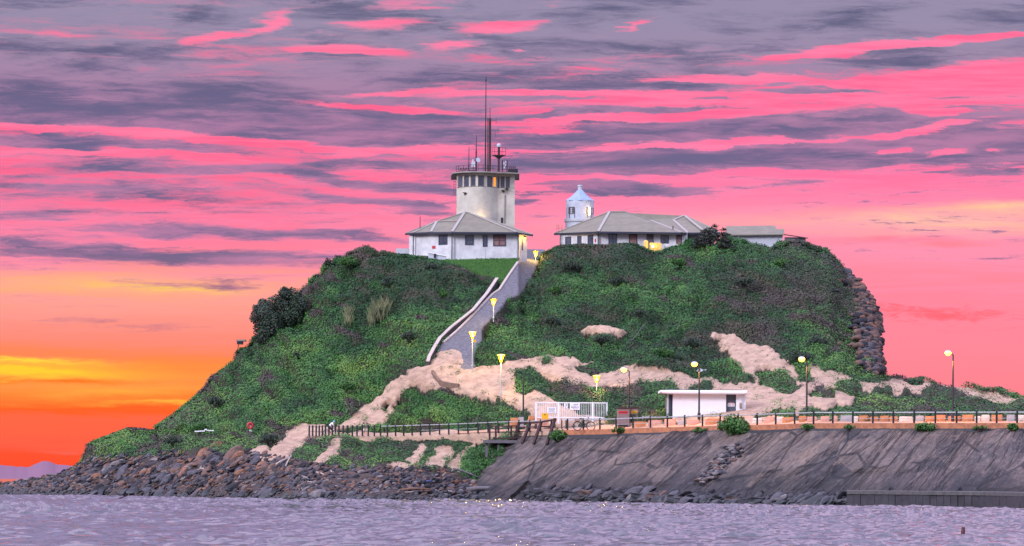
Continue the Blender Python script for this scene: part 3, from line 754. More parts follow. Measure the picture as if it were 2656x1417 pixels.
def build_scrub():
    r = np.random.default_rng(3)
    N = 980000
    px = r.uniform(-60, 2760, N); py = r.uniform(600, 1245, N)
    e = r.uniform(-60, 2760, 60000)
    px = np.concatenate([px, e]); py = np.concatenate([py, RIDGE(e) + r.uniform(0, 6, len(e))])
    pys, _ = lines(px)
    ok = (py > pys[-1] - .5) & (py < pys[1] + 3)
    px, py = px[ok], py[ok]
    sand, rock, road, lawn, apron, veg = zones(px + r.normal(0, 4.5, len(px)), np.minimum(py + r.normal(0, 3, len(px)), pys[1][ok] + 8))
    hard = zones(px, py); veg &= ~hard[2] & ~hard[4]; sand &= ~hard[2] & ~hard[4]; rock &= ~hard[4]
    # thin tufts also creep over cliff rock and dune edges
    p1 = r.random(len(px))
    cl = rock & (py < pys[1][ok] - 4) & (p1 < .75)
    tuft = sand & (fbm(px / 22, py / 9, 2, 3, 77) > .69) & (p1 < .8) & (py < 1095)
    keep = veg | cl | tuft
    px, py, cl, tuft = px[keep], py[keep], cl[keep], tuft[keep]
    Pt = T(px, py)
    cm = calm(px, py)
    base = displace(Pt, np.where(tuft | cl, .2, 1.0) * cm, tuft * 1.0, cl * 1.0, 0 * px)
    # no scrub on the plateau where the houses stand, nor on the promenade
    n = len(px)
    h = r.random(n) ** 1.5
    # outward normal of the lumpy surface, so that each mound catches the light as a whole
    tf = np.where(tuft | cl, .2, 1.0) * cm; t1 = tuft * 1.0; c1 = cl * 1.0
    du = displace(T(px + 7, py), tf, t1, c1, 0 * px) - displace(T(px - 7, py), tf, t1, c1, 0 * px)
    dv = displace(T(px, np.maximum(py - 4, RIDGE(px) + .1)), tf, t1, c1, 0 * px) - displace(T(px, py + 4), tf, t1, c1, 0 * px)
    sn = np.cross(du, dv); sn /= np.maximum(np.linalg.norm(sn, axis=1, keepdims=True), 1e-6)
    sn = np.where(sn[:, 1:2] > 0, -sn, sn)
    cen = base + np.stack([r.normal(0, .15, n), -h * .24 * (.3 + .7 * cm), h * .30 * (.3 + .7 * cm)], -1)
    x, y, z = base[:, 0], base[:, 1], base[:, 2]
    patch = fbm((x - z * .5) / 6.0, y / 9, (z + x * .35) / 1.5, 4, 81)
    hue = fbm(x / 9, y / 20, z / 6, 3, 91)
    clump = fbm((x - z * .55) / 3.0, y / 5, (z + x * .35) / 1.1, 3, 95)
    tint = .52 + (hue - .5) * 1.15 + (clump - .5) * .60 + (vnoise(x / .6, y / 1.2, z / .4, 96) - .5) * .22 + r.normal(0, .03, n) + np.clip((py - 900) / 1100, -.16, .09) + h * .08 + np.where(px < 1200, .06, -.02)
    dead = (patch + r.normal(0, .02, n) > .665)
    tint = np.where(dead, np.clip((.675 - patch) * 5 + r.normal(.10, .08, n), 0, .30), tint)
    right = (px > 1990) & (py < 900) & (px > 1990 + (py - 640) * .55)
    tint = np.where(right & (r.random(n) < .30), r.uniform(0, .3, n), tint)
    tint = np.where(cl, r.uniform(0, .3, n), tint)
    left = (px < 470)
    tint = np.where(left & (patch > .55), r.uniform(0, .25, n), tint)
    size = r.uniform(.065, .15, n) * np.where(cl | tuft, .7, 1)
    o = leaves('hillside_scrub', cen, sn, size, tint, M_LEAF, .36)
    tag(o, 'dense low green and brown scrub covering the headland slopes', 'scrub', kind='stuff')
    return n
NS = build_scrub()

def build_lawn():
    r = np.random.default_rng(8); N = 26000
    px = r.uniform(1095, 1355, N); py = r.uniform(664, 745, N)
    k = inpoly(px, py, LAWN) & ~inpoly(px, py, ROAD) & (py > RIDGE(px))
    px, py = px[k], py[k]; Pt = T(px, py); n = len(px)
    Pt[:, 2] += r.uniform(0, .08, n)
    o = leaves('lawn_grass', Pt, np.tile(np.array([[0, -.8, .3]]), (n, 1)), r.uniform(.05, .10, n), .5 + (fbm(Pt[:, 0], Pt[:, 1], Pt[:, 2], 3, 4) - .5) * 1.2 + r.normal(0, .12, n), M_GRASS, .5, .3)
    tag(o, 'smooth mown grass bank below the white house', 'grass', kind='stuff')
build_lawn()

def crown(lumps, per_m2=42, seed=1, size=(.10, .2), squash=.85):
    """leaf centres, normals, sizes over a set of lumps (x, y, z, r), with gaps between"""
    r = np.random.default_rng(seed); C, N_, S, Tn = [], [], [], []
    for (x, y, z, rad) in lumps:
        n = int(per_m2 * 4 * PI * rad * rad)
        d = r.normal(0, 1, (n, 3)); d /= np.linalg.norm(d, axis=1, keepdims=True)
        rr = rad * (0.55 + .5 * r.random(n) ** .6)
        rr *= .75 + .5 * fbm(d[:, 0] * 2.2 + x, d[:, 1] * 2.2 + y, d[:, 2] * 2.2 + z, 3, seed)
        c = np.array([x, y, z]) + d * rr[:, None] * np.array([1, 1, squash])
        C.append(c); N_.append(d + np.array([0, 0, .4])); S.append(r.uniform(*size, n)); Tn.append(np.clip(r.normal(.45 + .2 * (r.random() - .5), .2, n) + d[:, 2] * .1, 0, 1))
    return np.concatenate(C), np.concatenate(N_), np.concatenate(S), np.concatenate(Tn)

def bush(name, px, py, w, h, label, cat='bush', group=None, m=M_BUSH, seed=1, Yoff=-.4, nl=7, depth=None, stemm=None, dens=46, size=(.07, .15), Y=None):
    """bush whose foot is on the slope at (px, py); w, h in metres"""
    b = G1(px, py) if Y is None else V3(px, py, Y); b.y += Yoff
    t = thing(name, b, label, cat, group)
    r = random.Random(seed); L = []
    for i in range(nl):
        u = (i + .5) / nl * 2 - 1
        rad = min(w, h * 1.6) * r.uniform(.2, .3)
        L.append((u * w / 2 * .72 + r.uniform(-.1, .1) * w, r.uniform(-.3, .3) * (depth or w * .6), h * (1 - u * u * .55) * r.uniform(.45, .78) - rad * .15, rad))
    L.append((0, 0, h * .3, min(w, h * 1.5) * .36))
    c, n, s, tn = crown(L, dens, seed, size)
    k = c[:, 2] > -.15
    leaves('foliage', c[k], n[k], s[k], tn[k], m, .6, .6, t, seed)
    mb = MB()
    for (x, y, z, rad) in L[:5]:
        mb.tube([(x * .15, y * .15, -.3), (x * .5, y * .5, z * .5), (x, y, z)], [.05, .035, .015], 5)
    mb.build('stem', stemm or M_TIMBER, t)
    return t

# --- the dark tree leaning out of the left slope
def tree_at():
    b = V3(742, 842, 474)
    t = thing('coastal_tree', b, 'dark wind-bent tree standing out against the sky on the left slope', 'tree')
    s = 474 / F
    L = []
    for (px, py, rpx) in [(690, 812, 34), (668, 822, 20), (718, 795, 30), (705, 840, 34), (745, 790, 34), (760, 770, 24), (740, 762, 18), (737, 757, 12), (775, 792, 22), (725, 850, 32), (690, 868, 30), (760, 818, 30), (672, 850, 14), (740, 842, 34), (700, 885, 22), (664, 800, 10), (682, 788, 14)]:
        p = V3(px, py, 474 + random.uniform(-1, 1)) - b
        L.append((p.x, p.y, p.z, rpx * s))
    c, n, sz, tn = crown(L, 60, 5, (.08, .17), 1.0)
    leaves('crown', c, n, sz, tn, M_TREE, .6, .6, t, 5)
    mb = MB()
    mb.tube([(-.2, .5, -1.4), (-.3, 0, -.4), (-.7, 0, .4), (-1.2, 0, 1.0)], [.22, .19, .15, .10], 8)
    for (x, y, z, rad) in L:
        mb.tube([(-.5, 0, 0.0), (x * .6 - .15, y * .6, z * .5 + .1), (x, y, z)], [.10, .06, .02], 5)
    mb.build('trunk', M_TIMBER, t)
tree_at()
bush('small_tree', 850, 690, 1.0, 1.1, 'small dark bush poking above the left skyline', seed=12, m=M_TREE, nl=4)

def spiky_shrub():
    Y = 478.0; b = V3(1850, 656, Y)
    t = thing('spiky_shrub', b, 'big dark spiky-leaved shrub at the end of the long house', 'shrub')
    r = np.random.default_rng(4); v = []; f = []; tt = []
    heads = []
    for i in range(90):
        a = r.uniform(0, 6.28); rad = 2.2 * math.sqrt(r.random())
        x, y = rad * math.cos(a) * 1.05, rad * math.sin(a) * .6
        z = 3.3 * (1 - (rad / 2.6) ** 2) * r.uniform(.35, 1.0)
        heads.append((x, y, z))
        for k in range(34):
            d = r.normal(0, 1, 3); d[2] = abs(d[2]) * .8 + .25; d /= np.linalg.norm(d)
            side = np.cross(d, r.normal(0, 1, 3)); side /= np.linalg.norm(side)
            Ln = r.uniform(.35, .7); o = np.array([x, y, z]); i0 = len(v)
            mid = o + d * Ln * .6; tip = o + d * Ln - np.array([0, 0, .12])
            v += [o, mid + side * .05, tip, mid - side * .05]; f.append((i0, i0 + 1, i0 + 2, i0 + 3)); tt += [r.random()] * 4
    o = np_mesh('foliage', np.array(v), np.array(f), M_SPIKY, False, [('tint', 'FLOAT', 'POINT', np.array(tt))]); o.parent = t
    mb = MB()
    for h in heads[::3]: mb.tube([(h[0] * .3, h[1] * .3, -.8), (h[0] * .8, h[1] * .8, h[2] * .5), h], [.09, .06, .04], 5)
    mb.build('stem', M_TIMBER, t)
spiky_shrub()

def hillside_shrubs():
    r = random.Random(77)
    spots = [(905, 690, 2.6, 1.3), (1120, 700, 1.8, .9), (1010, 740, 2.2, 1.0), (1150, 770, 1.6, .8), (760, 930, 2.0, .9), (560, 1050, 2.2, 1.0), (900, 1010, 2.2, 1.0), (1480, 700, 2.4, 1.1), (1600, 740, 2.8, 1.1), (1760, 690, 2.2, 1.1),
             (1430, 840, 2.0, .9), (1560, 890, 2.6, 1.0), (1720, 930, 3.4, 1.3), (1800, 900, 2.6, 1.2), (1930, 740, 2.4, 1.0), (2020, 690, 2.2, 1.0), (2120, 900, 2.6, 1.2), (2075, 940, 2.8, 1.5), (520, 1120, 2.4, 1.1), (700, 1150, 2.2, 1.2), (450, 1150, 2.0, .9), (1440, 760, 1.8, .9), (1660, 820, 2.2, .9), (1060, 880, 2.0, .9)]
    for i, (px, py, w, h) in enumerate(spots):
        pl_ = 'left of the ramp' if px < 1250 and py < 1100 else 'above the shore rocks' if px < 800 else 'under the long house' if py < 760 and px < 1800 else 'near the cliff end' if px > 1900 else 'above the sand right of the ramp'
        dk = i % 3 != 0
        bush('shrub', px, py, w, h, ('dark' if dk else 'fresh green') + ' low shrub standing out of the scrub ' + pl_, 'shrub', ('dark' if dk else 'fresh green') + ' shrubs on the headland slope', M_TREE if dk else M_BUSH, 200 + i, -.5, dens=60, size=(.05, .12))
hillside_shrubs()

def reeds(px, py, w, h, label, seed):
    b = G1(px, py); b.y -= .6; t = thing('reed_clump', b, label, 'reeds', 'dry reed clumps on the left slope')
    r = np.random.default_rng(seed); n = 190; v = [(-w / 3, .1, -.5), (w / 3, .1, -.2), (w / 3, .1, .1), (-w / 3, .1, -.2)]; f = [(0, 1, 2, 3)]
    for i in range(n):
        x = r.uniform(-w / 3, w / 3); y = r.normal(0, .7); L = h * r.uniform(.5, 1.0); lean = r.normal(0, .18); k = len(v); wd = r.uniform(.02, .045)
        z0 = x * .3 - .4 + y * .5
        v += [(x - wd, y, z0), (x + wd, y, z0), (x + lean * L * .5 + wd * .8, y, z0 + L * .7), (x + lean * L + r.normal(0, .1), y - .05, z0 + L)]; f.append((k, k + 1, k + 2, k + 3))
    o = np_mesh('stems', np.array(v), np.array(f), mat('dry_reed', (128, 126, 92), .9, .2, 1.5, col2=(70, 84, 52))); o.parent = t
reeds(985, 815, 3.4, 2.2, 'larger clump of pale dry reeds high on the left slope', 3)
reeds(905, 822, 1.3, 1.6, 'smaller clump of pale dry reeds high on the left slope', 4)

G_WB = 'bushes growing along the top of the sea wall'
for i, (px, py, w, h, lab) in enumerate([
        (1448, 1142, 1.9, 1.05, 'bright green bush on the wall edge beside the timber landing'),
        (1608, 1124, 1.7, .65, 'low green tuft on the wall edge under the bins'),
        (1905, 1124, 3.2, 1.75, 'largest rounded bush on the wall edge in front of the fence'),
        (1815, 1122, 2.0, .5, 'thin low weeds on the wall edge left of the largest bush'),
        (2398, 1117, 2.2, .85, 'green bush on the wall edge below the tall lamp against the sky'),
        (2625, 1118, 1.1, .9, 'small green bush on the wall edge near the photo corner'),
        (2200, 1113, 1.4, .4, 'flat green tuft on the wall edge in the long bare stretch'),
        (2095, 1114, 1.2, .6, 'dry yellowish tuft on the wall edge right of the largest bush'),
        (2540, 1114, 1.8, .4, 'thin patch of weeds on the wall edge left of the corner bush')]):
    bush('edge_bush', px, py, w, h, lab, 'bush', G_WB, seed=30 + i, Yoff=-.5)

# ------------------------------------------------------------------ retaining wall and kerb of the ramp, asphalt details
def strip_wall(name, pts, h, w, m, label, cat, dz=-.3, cap=None):
    t = thing(name, G1(*pts[0]), label, cat); b = t.location
    P3 = []
    for i in range(len(pts) - 1):
        for k in range(4):
            u = k / 4; P3.append(G1(pts[i][0] * (1 - u) + pts[i + 1][0] * u, pts[i][1] * (1 - u) + pts[i + 1][1] * u) - b)
    P3.append(G1(*pts[-1]) - b)
    def ribbon(z0, z1, w):
        mb = MB(); vs = []; fs = []
        for i, q in enumerate(P3):
            d = (P3[min(i + 1, len(P3) - 1)] - P3[max(i - 1, 0)]); d.z = 0; d.normalize()
            n = Vector((d.y, -d.x, 0)) * w / 2
            vs += [q + n + Vector((0, 0, z0)), q - n + Vector((0, 0, z0)), q - n + Vector((0, 0, z1)), q + n + Vector((0, 0, z1))]
        for i in range(len(P3) - 1):
            for k in range(4): fs.append((i * 4 + k, i * 4 + (k + 1) % 4, i * 4 + 4 + (k + 1) % 4, i * 4 + 4 + k))
        fs += [(3, 2, 1, 0), tuple(len(vs) - 4 + k for k in range(4))]
        return mb.add(vs, fs)
    ribbon(dz, h, w).build('wall_body' if cap else 'kerb_body', m, t)
    if cap: ribbon(h + .002, h + .10, w + .12).build('coping', cap, t)
    return t
strip_wall('ramp_parapet', [(1289, 732), (1263, 771), (1227, 814), (1169, 860), (1141, 887), (1126, 912), (1113, 936), (1110, 948)], .42, .26, M_DCONC, 'curved parapet wall with pale coping on the downhill side of the ramp', 'wall', cap=M_KERB)
strip_wall('ramp_kerb', [(1350, 672), (1319, 716), (1295, 753), (1277, 765), (1234, 811), (1185, 860), (1150, 890)], .15, .26, M_KERB, 'straight pale concrete kerb along the left edge of the steep ramp', 'kerb')
strip_wall('stone_edging', [(1122, 967), (1128, 980), (1142, 994), (1160, 999), (1190, 1003)], .30, .3, mat('brown_edging_stone', (128, 102, 88), .9, .15, 3, .3, 8), 'low curved brown stone edging at the foot of the ramp above the green hump', 'wall')

# ------------------------------------------------------------------ houses on the top
M_FRAME = mat('navy_window_frame', (50, 58, 84), .5, .05)
M_WARMGLASS = mat('lit_window', (255, 150, 30), .4, .05, emit=(255, 142, 20), estr=1.3)
M_BLIND = mat('reddish_blind', (150, 112, 112), .8, .15, 3)
M_GREYDOOR = mat('dark_grey_door', (78, 84, 98), .6, .05)
M_RED = mat('red_paint', (190, 34, 48), .5, .06)
M_YEL = mat('yellow_paint', (236, 176, 24), .5, .06)

def wall_window(parent, a, b, z0, z1, base, glass=None, mull=(1, 1), frame=None, d=.10):
    """window between plan points a, b (absolute); frame is the part, pane its sub-part"""
    a, b = Vector((a[0], a[1], 0)), Vector((b[0], b[1], 0))
    dr = (b - a); w = dr.length; dr.normalize(); ang = math.atan2(dr.y, dr.x)
    n = Vector((dr.y, -dr.x, 0))
    c = (a + b) / 2 - Vector((base.x, base.y, 0)); zc = (z0 + z1) / 2 - base.z; h = z1 - z0
    mb = MB(); fw = .09
    o = c + n * .02
    def bx(u, v, sx, sz): mb.box(o + dr * u + Vector((0, 0, zc + v)), (sx, d, sz), ang)
    bx(0, h / 2 - fw / 2, w, fw); bx(0, -h / 2 + fw / 2, w, fw)
    bx(-w / 2 + fw / 2, 0, fw, h - 2 * fw - .004); bx(w / 2 - fw / 2, 0, fw, h - 2 * fw - .004)
    for i in range(1, mull[0]): bx(-w / 2 + w * i / mull[0], 0, .05, h - 2 * fw - .004)
    for j in range(1, mull[1]): mb.box(o + Vector((0, 0, zc - h / 2 + h * j / mull[1])), (w - 2 * fw - .004, d * .8, .045), ang)
    f = mb.build('window', frame or M_FRAME, parent)
    g = MB().box(c + n * .012 + Vector((0, 0, zc)), (w - 2 * fw, .03, h - 2 * fw), ang)
    g.build('pane', glass or M_GLASS, f)
    return f

def xy(px, Y, py=640):
    p = P(px, py, Y); return (p[0], p[1])

def walls(parent, base, corners, zb, zt, m, name='wall'):
    """closed prism over plan corners (absolute xy)"""
    MB().prism([(x - base.x, y - base.y) for x, y in corners], zb - base.z, zt - base.z).build(name, m, parent)

def caps(parent, base, segs, w=.34, name='ridge_capping'):
    mb = MB()
    for a, b in segs: mb.bar(Vector(a) - base + Vector((0, 0, .05)), Vector(b) - base + Vector((0, 0, .05)), w, .09)
    mb.build(name, M_CAP, parent)

def house_one():
    Y0 = 476.0
    base = V3(1240, 676, Y0)
    t = thing('hip_roof_house', base, 'white hip-roofed house in front of the round tower at the top of the ramp', 'house')
    zt = zof(1240, 603, Y0); zb = base.z - 1.5
    co = [xy(1061, 481), xy(1061.5, 479.8), xy(1073, 479.4), xy(1118, 477.6), xy(1172, Y0), xy(1345, Y0), xy(1348, 478.6), xy(1367, 479.2), xy(1367, 483.6), xy(1061, 483.6)]
    walls(t, base, co, zb, zt, M_WALL)
    rf = MB()
    E0, E1, E2, E3, E5, E6 = V3(1052, 606, 480.5), V3(1073, 604, 478.6), V3(1118, 602, 476.8), V3(1173, 602, 475.2), V3(1340, 603, 475.2), V3(1381, 609, 479.4)
    Eb1, Eb0 = V3(1381, 609, 484.2), V3(1050, 606, 484.2)
    A1, A2 = V3(1205, 552, 481.4), V3(1216, 552.5, 481.4)
    B1 = V3(1133, 575, 480.7)
    B2 = E3.lerp(A1, .54)
    faces = [[E3, E5, A2, A1], [E2, E3, B2, B1], [B1, B2, A1], [E1, E2, B1], [E0, E1, B1], [E0, B1, A1], [E0, A1, Eb0], [E5, E6, A2], [E6, Eb1, A2], [Eb1, Eb0, A1, A2]]
    for q in faces: rf.slab([p - base for p in q], .10)
    r = rf.build('roof', M_ROOF, t)
    caps(r, base, [(E3, A1), (A1, A2), (A2, E5), (A2, E6), (B1, B2), (B1, E2), (B1, E1), (E0, B1), (B1, A1)], .30)
    g = MB(); 
    for a, b in ((E0, E1), (E1, E2), (E2, E3), (E3, E5), (E5, E6), (E6, Eb1)): g.bar(a - base - Vector((0, .05, .10)), b - base - Vector((0, .05, .10)), .16, .2)
    g.build('gutter', M_GUTTER, t)
    g = MB()
    for px, Y in ((1072, 479.0), (1172.5, 475.75), (1344, 475.75)):
        a = V3(px, 606, Y) - base; g = MB(); g.bar(a + Vector((0, -.06, .05)), Vector((a.x, a.y - .06, -.1)), .12, .12); g.build('downpipe', M_GUTTER, t)
    z = lambda py: zof(1240, py, Y0)
    def on(px, xa, Ya, xb, Yb): return xy(px, Ya + (Yb - Ya) * (px - xa) / (xb - xa))
    W1 = lambda px: on(px, 1118, 477.6, 1172, Y0)
    wall_window(t, W1(1138), W1(1160.5), z(635), z(610), base, mull=(2, 1))
    for x0, x1, y0, y1, ml, gl in ((1206, 1228.5, 636, 611, (1, 2), None), (1252, 1264, 640, 611, (1, 2), None), (1279, 1312, 638.5, 609, (2, 2), M_BLIND)):
        wall_window(t, xy(x0, Y0), xy(x1, Y0), z(y0), z(y1), base, glass=gl, mull=ml)
    wall_window(t, xy(1351.5, 478.8), xy(1356, 478.9), z(645), z(617), base)
    d = MB(); c = V3(1246, 658, Y0 - .03) - base
    d.box(c, (1.15, .06, 1.15)); d.build('hatch', M_WALL, t)
    s = MB(); c = Vector(P(1125, 641.5, 477.35)) - base
    s.box(c, (.46, .04, .32), math.atan2(-1.6, 2.46)); s.build('warning_sign', M_RED, t)
    # thin wire aerial on the roof
    a = V3(1089.5, 597, 479.6)
    o = MB().tube([(0, 0, -.1), (0, 0, 1.6)], [.05, .035], 6).build('roof_aerial', M_DARK, None, loc=a)
    tag(o, 'single thin black aerial rod on the left end of the white house roof', 'aerial')
    # porch handrail in front
    a = V3(1111, 680, 474.6); t2 = thing('ramp_handrail', a, 'white sloping handrail wall in front of the left end of the white house', 'handrail')
    p0, p1 = V3(1111, 655, 474.6) - a, V3(1158, 664, 474.6) - a
    MB().bar(p0, p1, .12, .14).build('rail', M_WHITE, t2)
    MB().slab([p0 + Vector((0, .05, -.07)), p1 + Vector((0, .05, -.07)), V3(1150, 690, 474.6) - a, V3(1111, 690, 474.6) - a], .10, (0, 1, 0)).build('side_panel', M_PALE, t2)
    mb = MB(); mb.box(V3(1128, 664, 474.52) - a, (.22, .12, .5)); mb.build('meter_box', M_DARK, t2)
    # pale boundary wall right of the house
    a = V3(1385, 672, 486)
    o = MB().box((0, 0, .2), (2.6, .2, 1.9)).build('boundary_wall', M_PALE, None, loc=a); tag(o, 'pale grey boundary wall behind the top lamp of the ramp', 'wall')
    a = V3(1046, 660, 484)
    o = MB().box((0, 0, .2), (1.8, .2, 1.0)).build('boundary_wall', M_PALE, None, loc=a); tag(o, 'low pale wall behind the bushes at the left end of the white house', 'wall')
    # warm lamp under the eaves that lights the side entrance
    lp = thing('eaves_lamp', V3(1362, 615, 478.6), 'small warm lamp under the right eaves of the white house', 'lamp')
    MB().lathe([(.05, .12), (.12, .06), (.14, 0), (.10, -.06)], n=10).build('housing', M_DARK, lp)
    MB().lathe([(.08, -.061), (.06, -.12), (.02, -.14)], n=10).build('bulb', M_BULB, lp)
    add_point(lp, (.0, -.25, -.3), 60, .06)

M_BULB = mat('sodium_bulb', (255, 220, 120), .4, .02, emit=(255, 186, 48), estr=6.0)
M_CONE = mat('lit_amber_diffuser', (226, 150, 16), .5, .05, emit=(255, 160, 6), estr=.42)
M_HEAD = mat('sodium_lamp_lens', (255, 220, 120), .4, .02, emit=(255, 180, 44), estr=13.0)
M_LID = mat('hot_yellow_rim', (255, 220, 120), .4, .02, emit=(255, 196, 60), estr=2.2)
M_HOT = mat('white_hot_lens', (255, 236, 190), .4, .02, emit=(255, 226, 140), estr=7.0)

def add_point(parent, loc, power, rad=.1, col=(1.0, .58, .18), spot=None):
    l = bpy.data.lights.new('lamp_light', 'SPOT' if spot else 'POINT'); l.energy = power; l.color = col; l.shadow_soft_size = rad
    o = bpy.data.objects.new('lamp_light', l); COL.objects.link(o); o.parent = parent; o.location = loc
    if spot:
        l.spot_size = spot[1]; l.spot_blend = .6
        o.rotation_euler = Vector(spot[0]).to_track_quat('-Z', 'Y').to_euler()
    return o

house_one()

def tower():
    Y0 = 490.0
    base = V3(1260, 676, Y0); base.y = Y0
    t = thing('signal_tower', base, 'tall cream signal tower with rounded front and a band of windows', 'tower')
    arc = []
    def arcY(px): return 487.0 - 1.7 * math.cos(PI / 2 * max(-1, min(1, (px - 1240) / 50.0)))
    for i in range(25): arc.append((1190 + 100 * i / 24, 0))
    plan = [(1184, 490), (1184, 487.7), (1186, 487.2)] + [(px, arcY(px)) for px, _ in arc] + [(1335, 487.3), (1335, 496), (1184, 496)]
    pxy = [xy(px, Y, 550) for px, Y in plan]
    z = lambda py: zof(1260, py, 486)
    walls(t, base, pxy, base.z - 1, z(485.5), M_CREAM, 'wall')
    inner = [((x - base.x) * .965 + base.x, (y - base.y - 1) * .965 + base.y + 1) for x, y in pxy]
    walls(t, base, inner, z(485.4), z(456.6), M_GLASS, 'window_band')
    walls(t, base, pxy, z(456.5), z(450), M_CREAM, 'parapet')
    # mullions and window panes
    wins = [(1189, 1202), (1205, 1218), (1222, 1234), (1240, 1255), (1262, 1275), (1278, 1286), (1288, 1295.5), (1297.5, 1308.5), (1311.5, 1322)]
    def wY(px): return arcY(px) if px < 1290 else 487.0 + .3 * (px - 1290) / 45
    for i, (a, b) in enumerate(wins):
        wall_window(t, xy(a, wY(a), 470), xy(b, wY(b), 470), z(484.6), z(457.4), base, glass=M_WARMGLASS if i == 5 else None, frame=M_GREYT if i != 5 else M_CREAM)
    m = MB()
    edges = [1184.5] + [v for w in wins for v in w] + [1335]
    for k in range(0, len(edges), 2):
        a, b = edges[k], edges[k + 1]
        pa, pb = Vector((*xy(a, wY(a), 470), 0)), Vector((*xy(b, wY(b), 470), 0))
        d = pb - pa; c = (pa + pb) / 2
        m.box((c.x - base.x, c.y - base.y + .06, (z(485.3) + z(456.7)) / 2 - base.z), (d.length, .26, z(456.7) - z(485.3)), math.atan2(d.y, d.x))
        m.build('mullion', M_CREAM, t); m = MB()
    # corner block right
        # slab roof
    sl = [xy(px, Y, 450) for px, Y in ((1170, 490), (1174, 486.6), (1200, 484.9), (1222, 484.5), (1258, 484.5), (1285, 485.2), (1347, 486.5), (1347, 497), (1170, 497))]
    walls(t, base, sl, z(450) + .003, z(447), mat('dull_grey_slab', (158, 152, 146), .85, .1, 2), 'roof_slab')  # slab in a darker grey than the cream walls
    # roof railing
    zr = z(447) - base.z
    rp = [Vector((((x - base.x) * 1.02), (y - base.y - 1) * 1.02 + 1, zr)) for x, y in pxy]
    m = MB()
    for hgt in (.42, .82):
        m.tube([p + Vector((0, 0, hgt)) for p in rp], .03, 5, True)
    for i, p in enumerate(rp):
        if i % 3 == 0 or i > 27: m.tube([p, p + Vector((0, 0, .84))], .028, 5)
    m.build('roof_railing', M_RUST, t)
    # small details on the shaft
    for px, py, Y in ((1205, 501, arcY(1205)), (1305, 495, 487.1), (1315, 490, 487.15)):
        q = V3(px, py, Y) - base; mm = MB(); mm.box(q + Vector((0, -.25, 0)), (.42, .35, .10)); mm.box(q + Vector((0, -.08, -.12)), (.10, .16, .25)); mm.build('floodlight_bracket', M_DARK, t)
    m = MB(); q0, q1 = V3(1310, 505, 487.1) - base, V3(1309, 580, 487.1) - base
    m.bar(q0 + Vector((0, -.04, 0)), q1 + Vector((0, -.04, 0)), .07); m.build('conduit', M_GREYT, t)
    wall_window(t, xy(1299.5, 487.06, 570), xy(1304.5, 487.10, 570), z(577), z(563), base, frame=M_DARK)
    m = MB()
    for dx in (-.35, -.15): m.bar(V3(1184, 470, 489) - base + Vector((dx, 0, 0)), V3(1184, 508, 489) - base + Vector((dx, 0, 0)), .04)
    for k in range(6): q = V3(1184, 472 + k * 7, 489) - base; m.bar(q + Vector((-.35, 0, 0)), q + Vector((0, 0, 0)), .035)
    m.build('side_ladder', M_GREYT, t)
    # floodlight on the ground behind the house that washes the shaft
    f = thing('ground_floodlight', V3(1252, 578, 484.35), 'floodlight hidden behind the house roof washing the tower front', 'floodlight')
    MB().box((0, -.05, -.1), (.4, .2, .3)).build('housing', M_DARK, f); MB().bar((0, 0, -.2), (0, 0, -2.4), .08).build('post', M_DARK, f)
    add_point(f, (0, .06, .15), 120, .12, (1.0, .66, .28), ((0.0, .30, 1), 2.3))
    # ---- masts and aerials on the roof, each a thing of its own
    zr = z(447); RY = 489.0
    def at(px): 
        p = P(px, 445, RY); return Vector((p[0], RY, zr))
    k = RY / F
    def mast(name, px, pts, label, m=M_DARK, extra=None):
        b = at(px); tt = thing(name, b, label, 'mast')
        MB().tube([(0, 0, max(0, (446 - py) * k) + .0) for py, _ in pts], [r for _, r in pts], 7).build('pole', m, tt)
        if extra: extra(tt, b)
        return tt
    mast('flag_mast', 1259, [(446, .10), (380, .09), (300, .065), (230, .05), (205, .04)], 'tallest thin mast on the tower roof', extra=lambda tt, b: MB().lathe([(.05, 0), (.09, .12), (.04, .4), (.02, .6)], (0, 0, (446 - 205) * k), 8).build('finial', M_DARK, tt))
    def lat(tt, b):
        m = MB()
        for py, dx in ((308, .75), (342, .7), (332, 1.0)):
            zz = (446 - py) * k; m = MB(); m.bar((0, 0, zz), (dx, 0, zz), .04); m.bar((dx, 0, zz - .35), (dx, 0, zz + .35), .035)
            m.build('dipole_aerial', M_RUST, tt)
        m = MB(); m.tube([(-.26, 0, 0), (-.26, 0, (446 - 300) * k)], .045, 6); m.tube([(0, 0, (446 - 302) * k), (0, 0, (446 - 274) * k)], .035, 6)
        for i in range(20): m.bar((-.26, 0, .3 + i * .33), (0, 0, .3 + i * .33), .03)
        m.build('cable_ladder', M_RUST, tt)
    mast('lattice_mast', 1270, [(446, .17), (302, .15), (300, .10)], 'thick brown mast with side aerials on the tower roof', M_RUST, lat)
    mast('whip_aerial', 1216, [(446, .07), (410, .05), (374, .025)], 'shortest whip aerial at the left of the tower roof')
    def disc(tt, b):
        m = MB(); m.lathe([(.02, -.04), (.26, -.02), (.30, .04)], (0, 0, 0), 14); o = m.build('dish', M_PALE, tt); o.rotation_euler = (1.3, 0, .5); o.location = (.22, -.1, (446 - 410) * k)
        m = MB(); m.box((-.35, -.1, (446 - 421) * k), (.46, .18, .6)); m.box((-.40, -.1, (446 - 412) * k), (.16, .12, .35)); m.build('panel_aerial', M_PALE, tt)
        m = MB(); m.bar((-.15, 0, (446 - 389) * k), (.15, 0, (446 - 389) * k), .05); m.build('cross_arm', M_DARK, tt)
    mast('radio_mast', 1235, [(446, .10), (390, .085), (378, .05), (345, .03)], 'slim radio mast carrying grey dishes left of the tallest mast', M_DARK, disc)
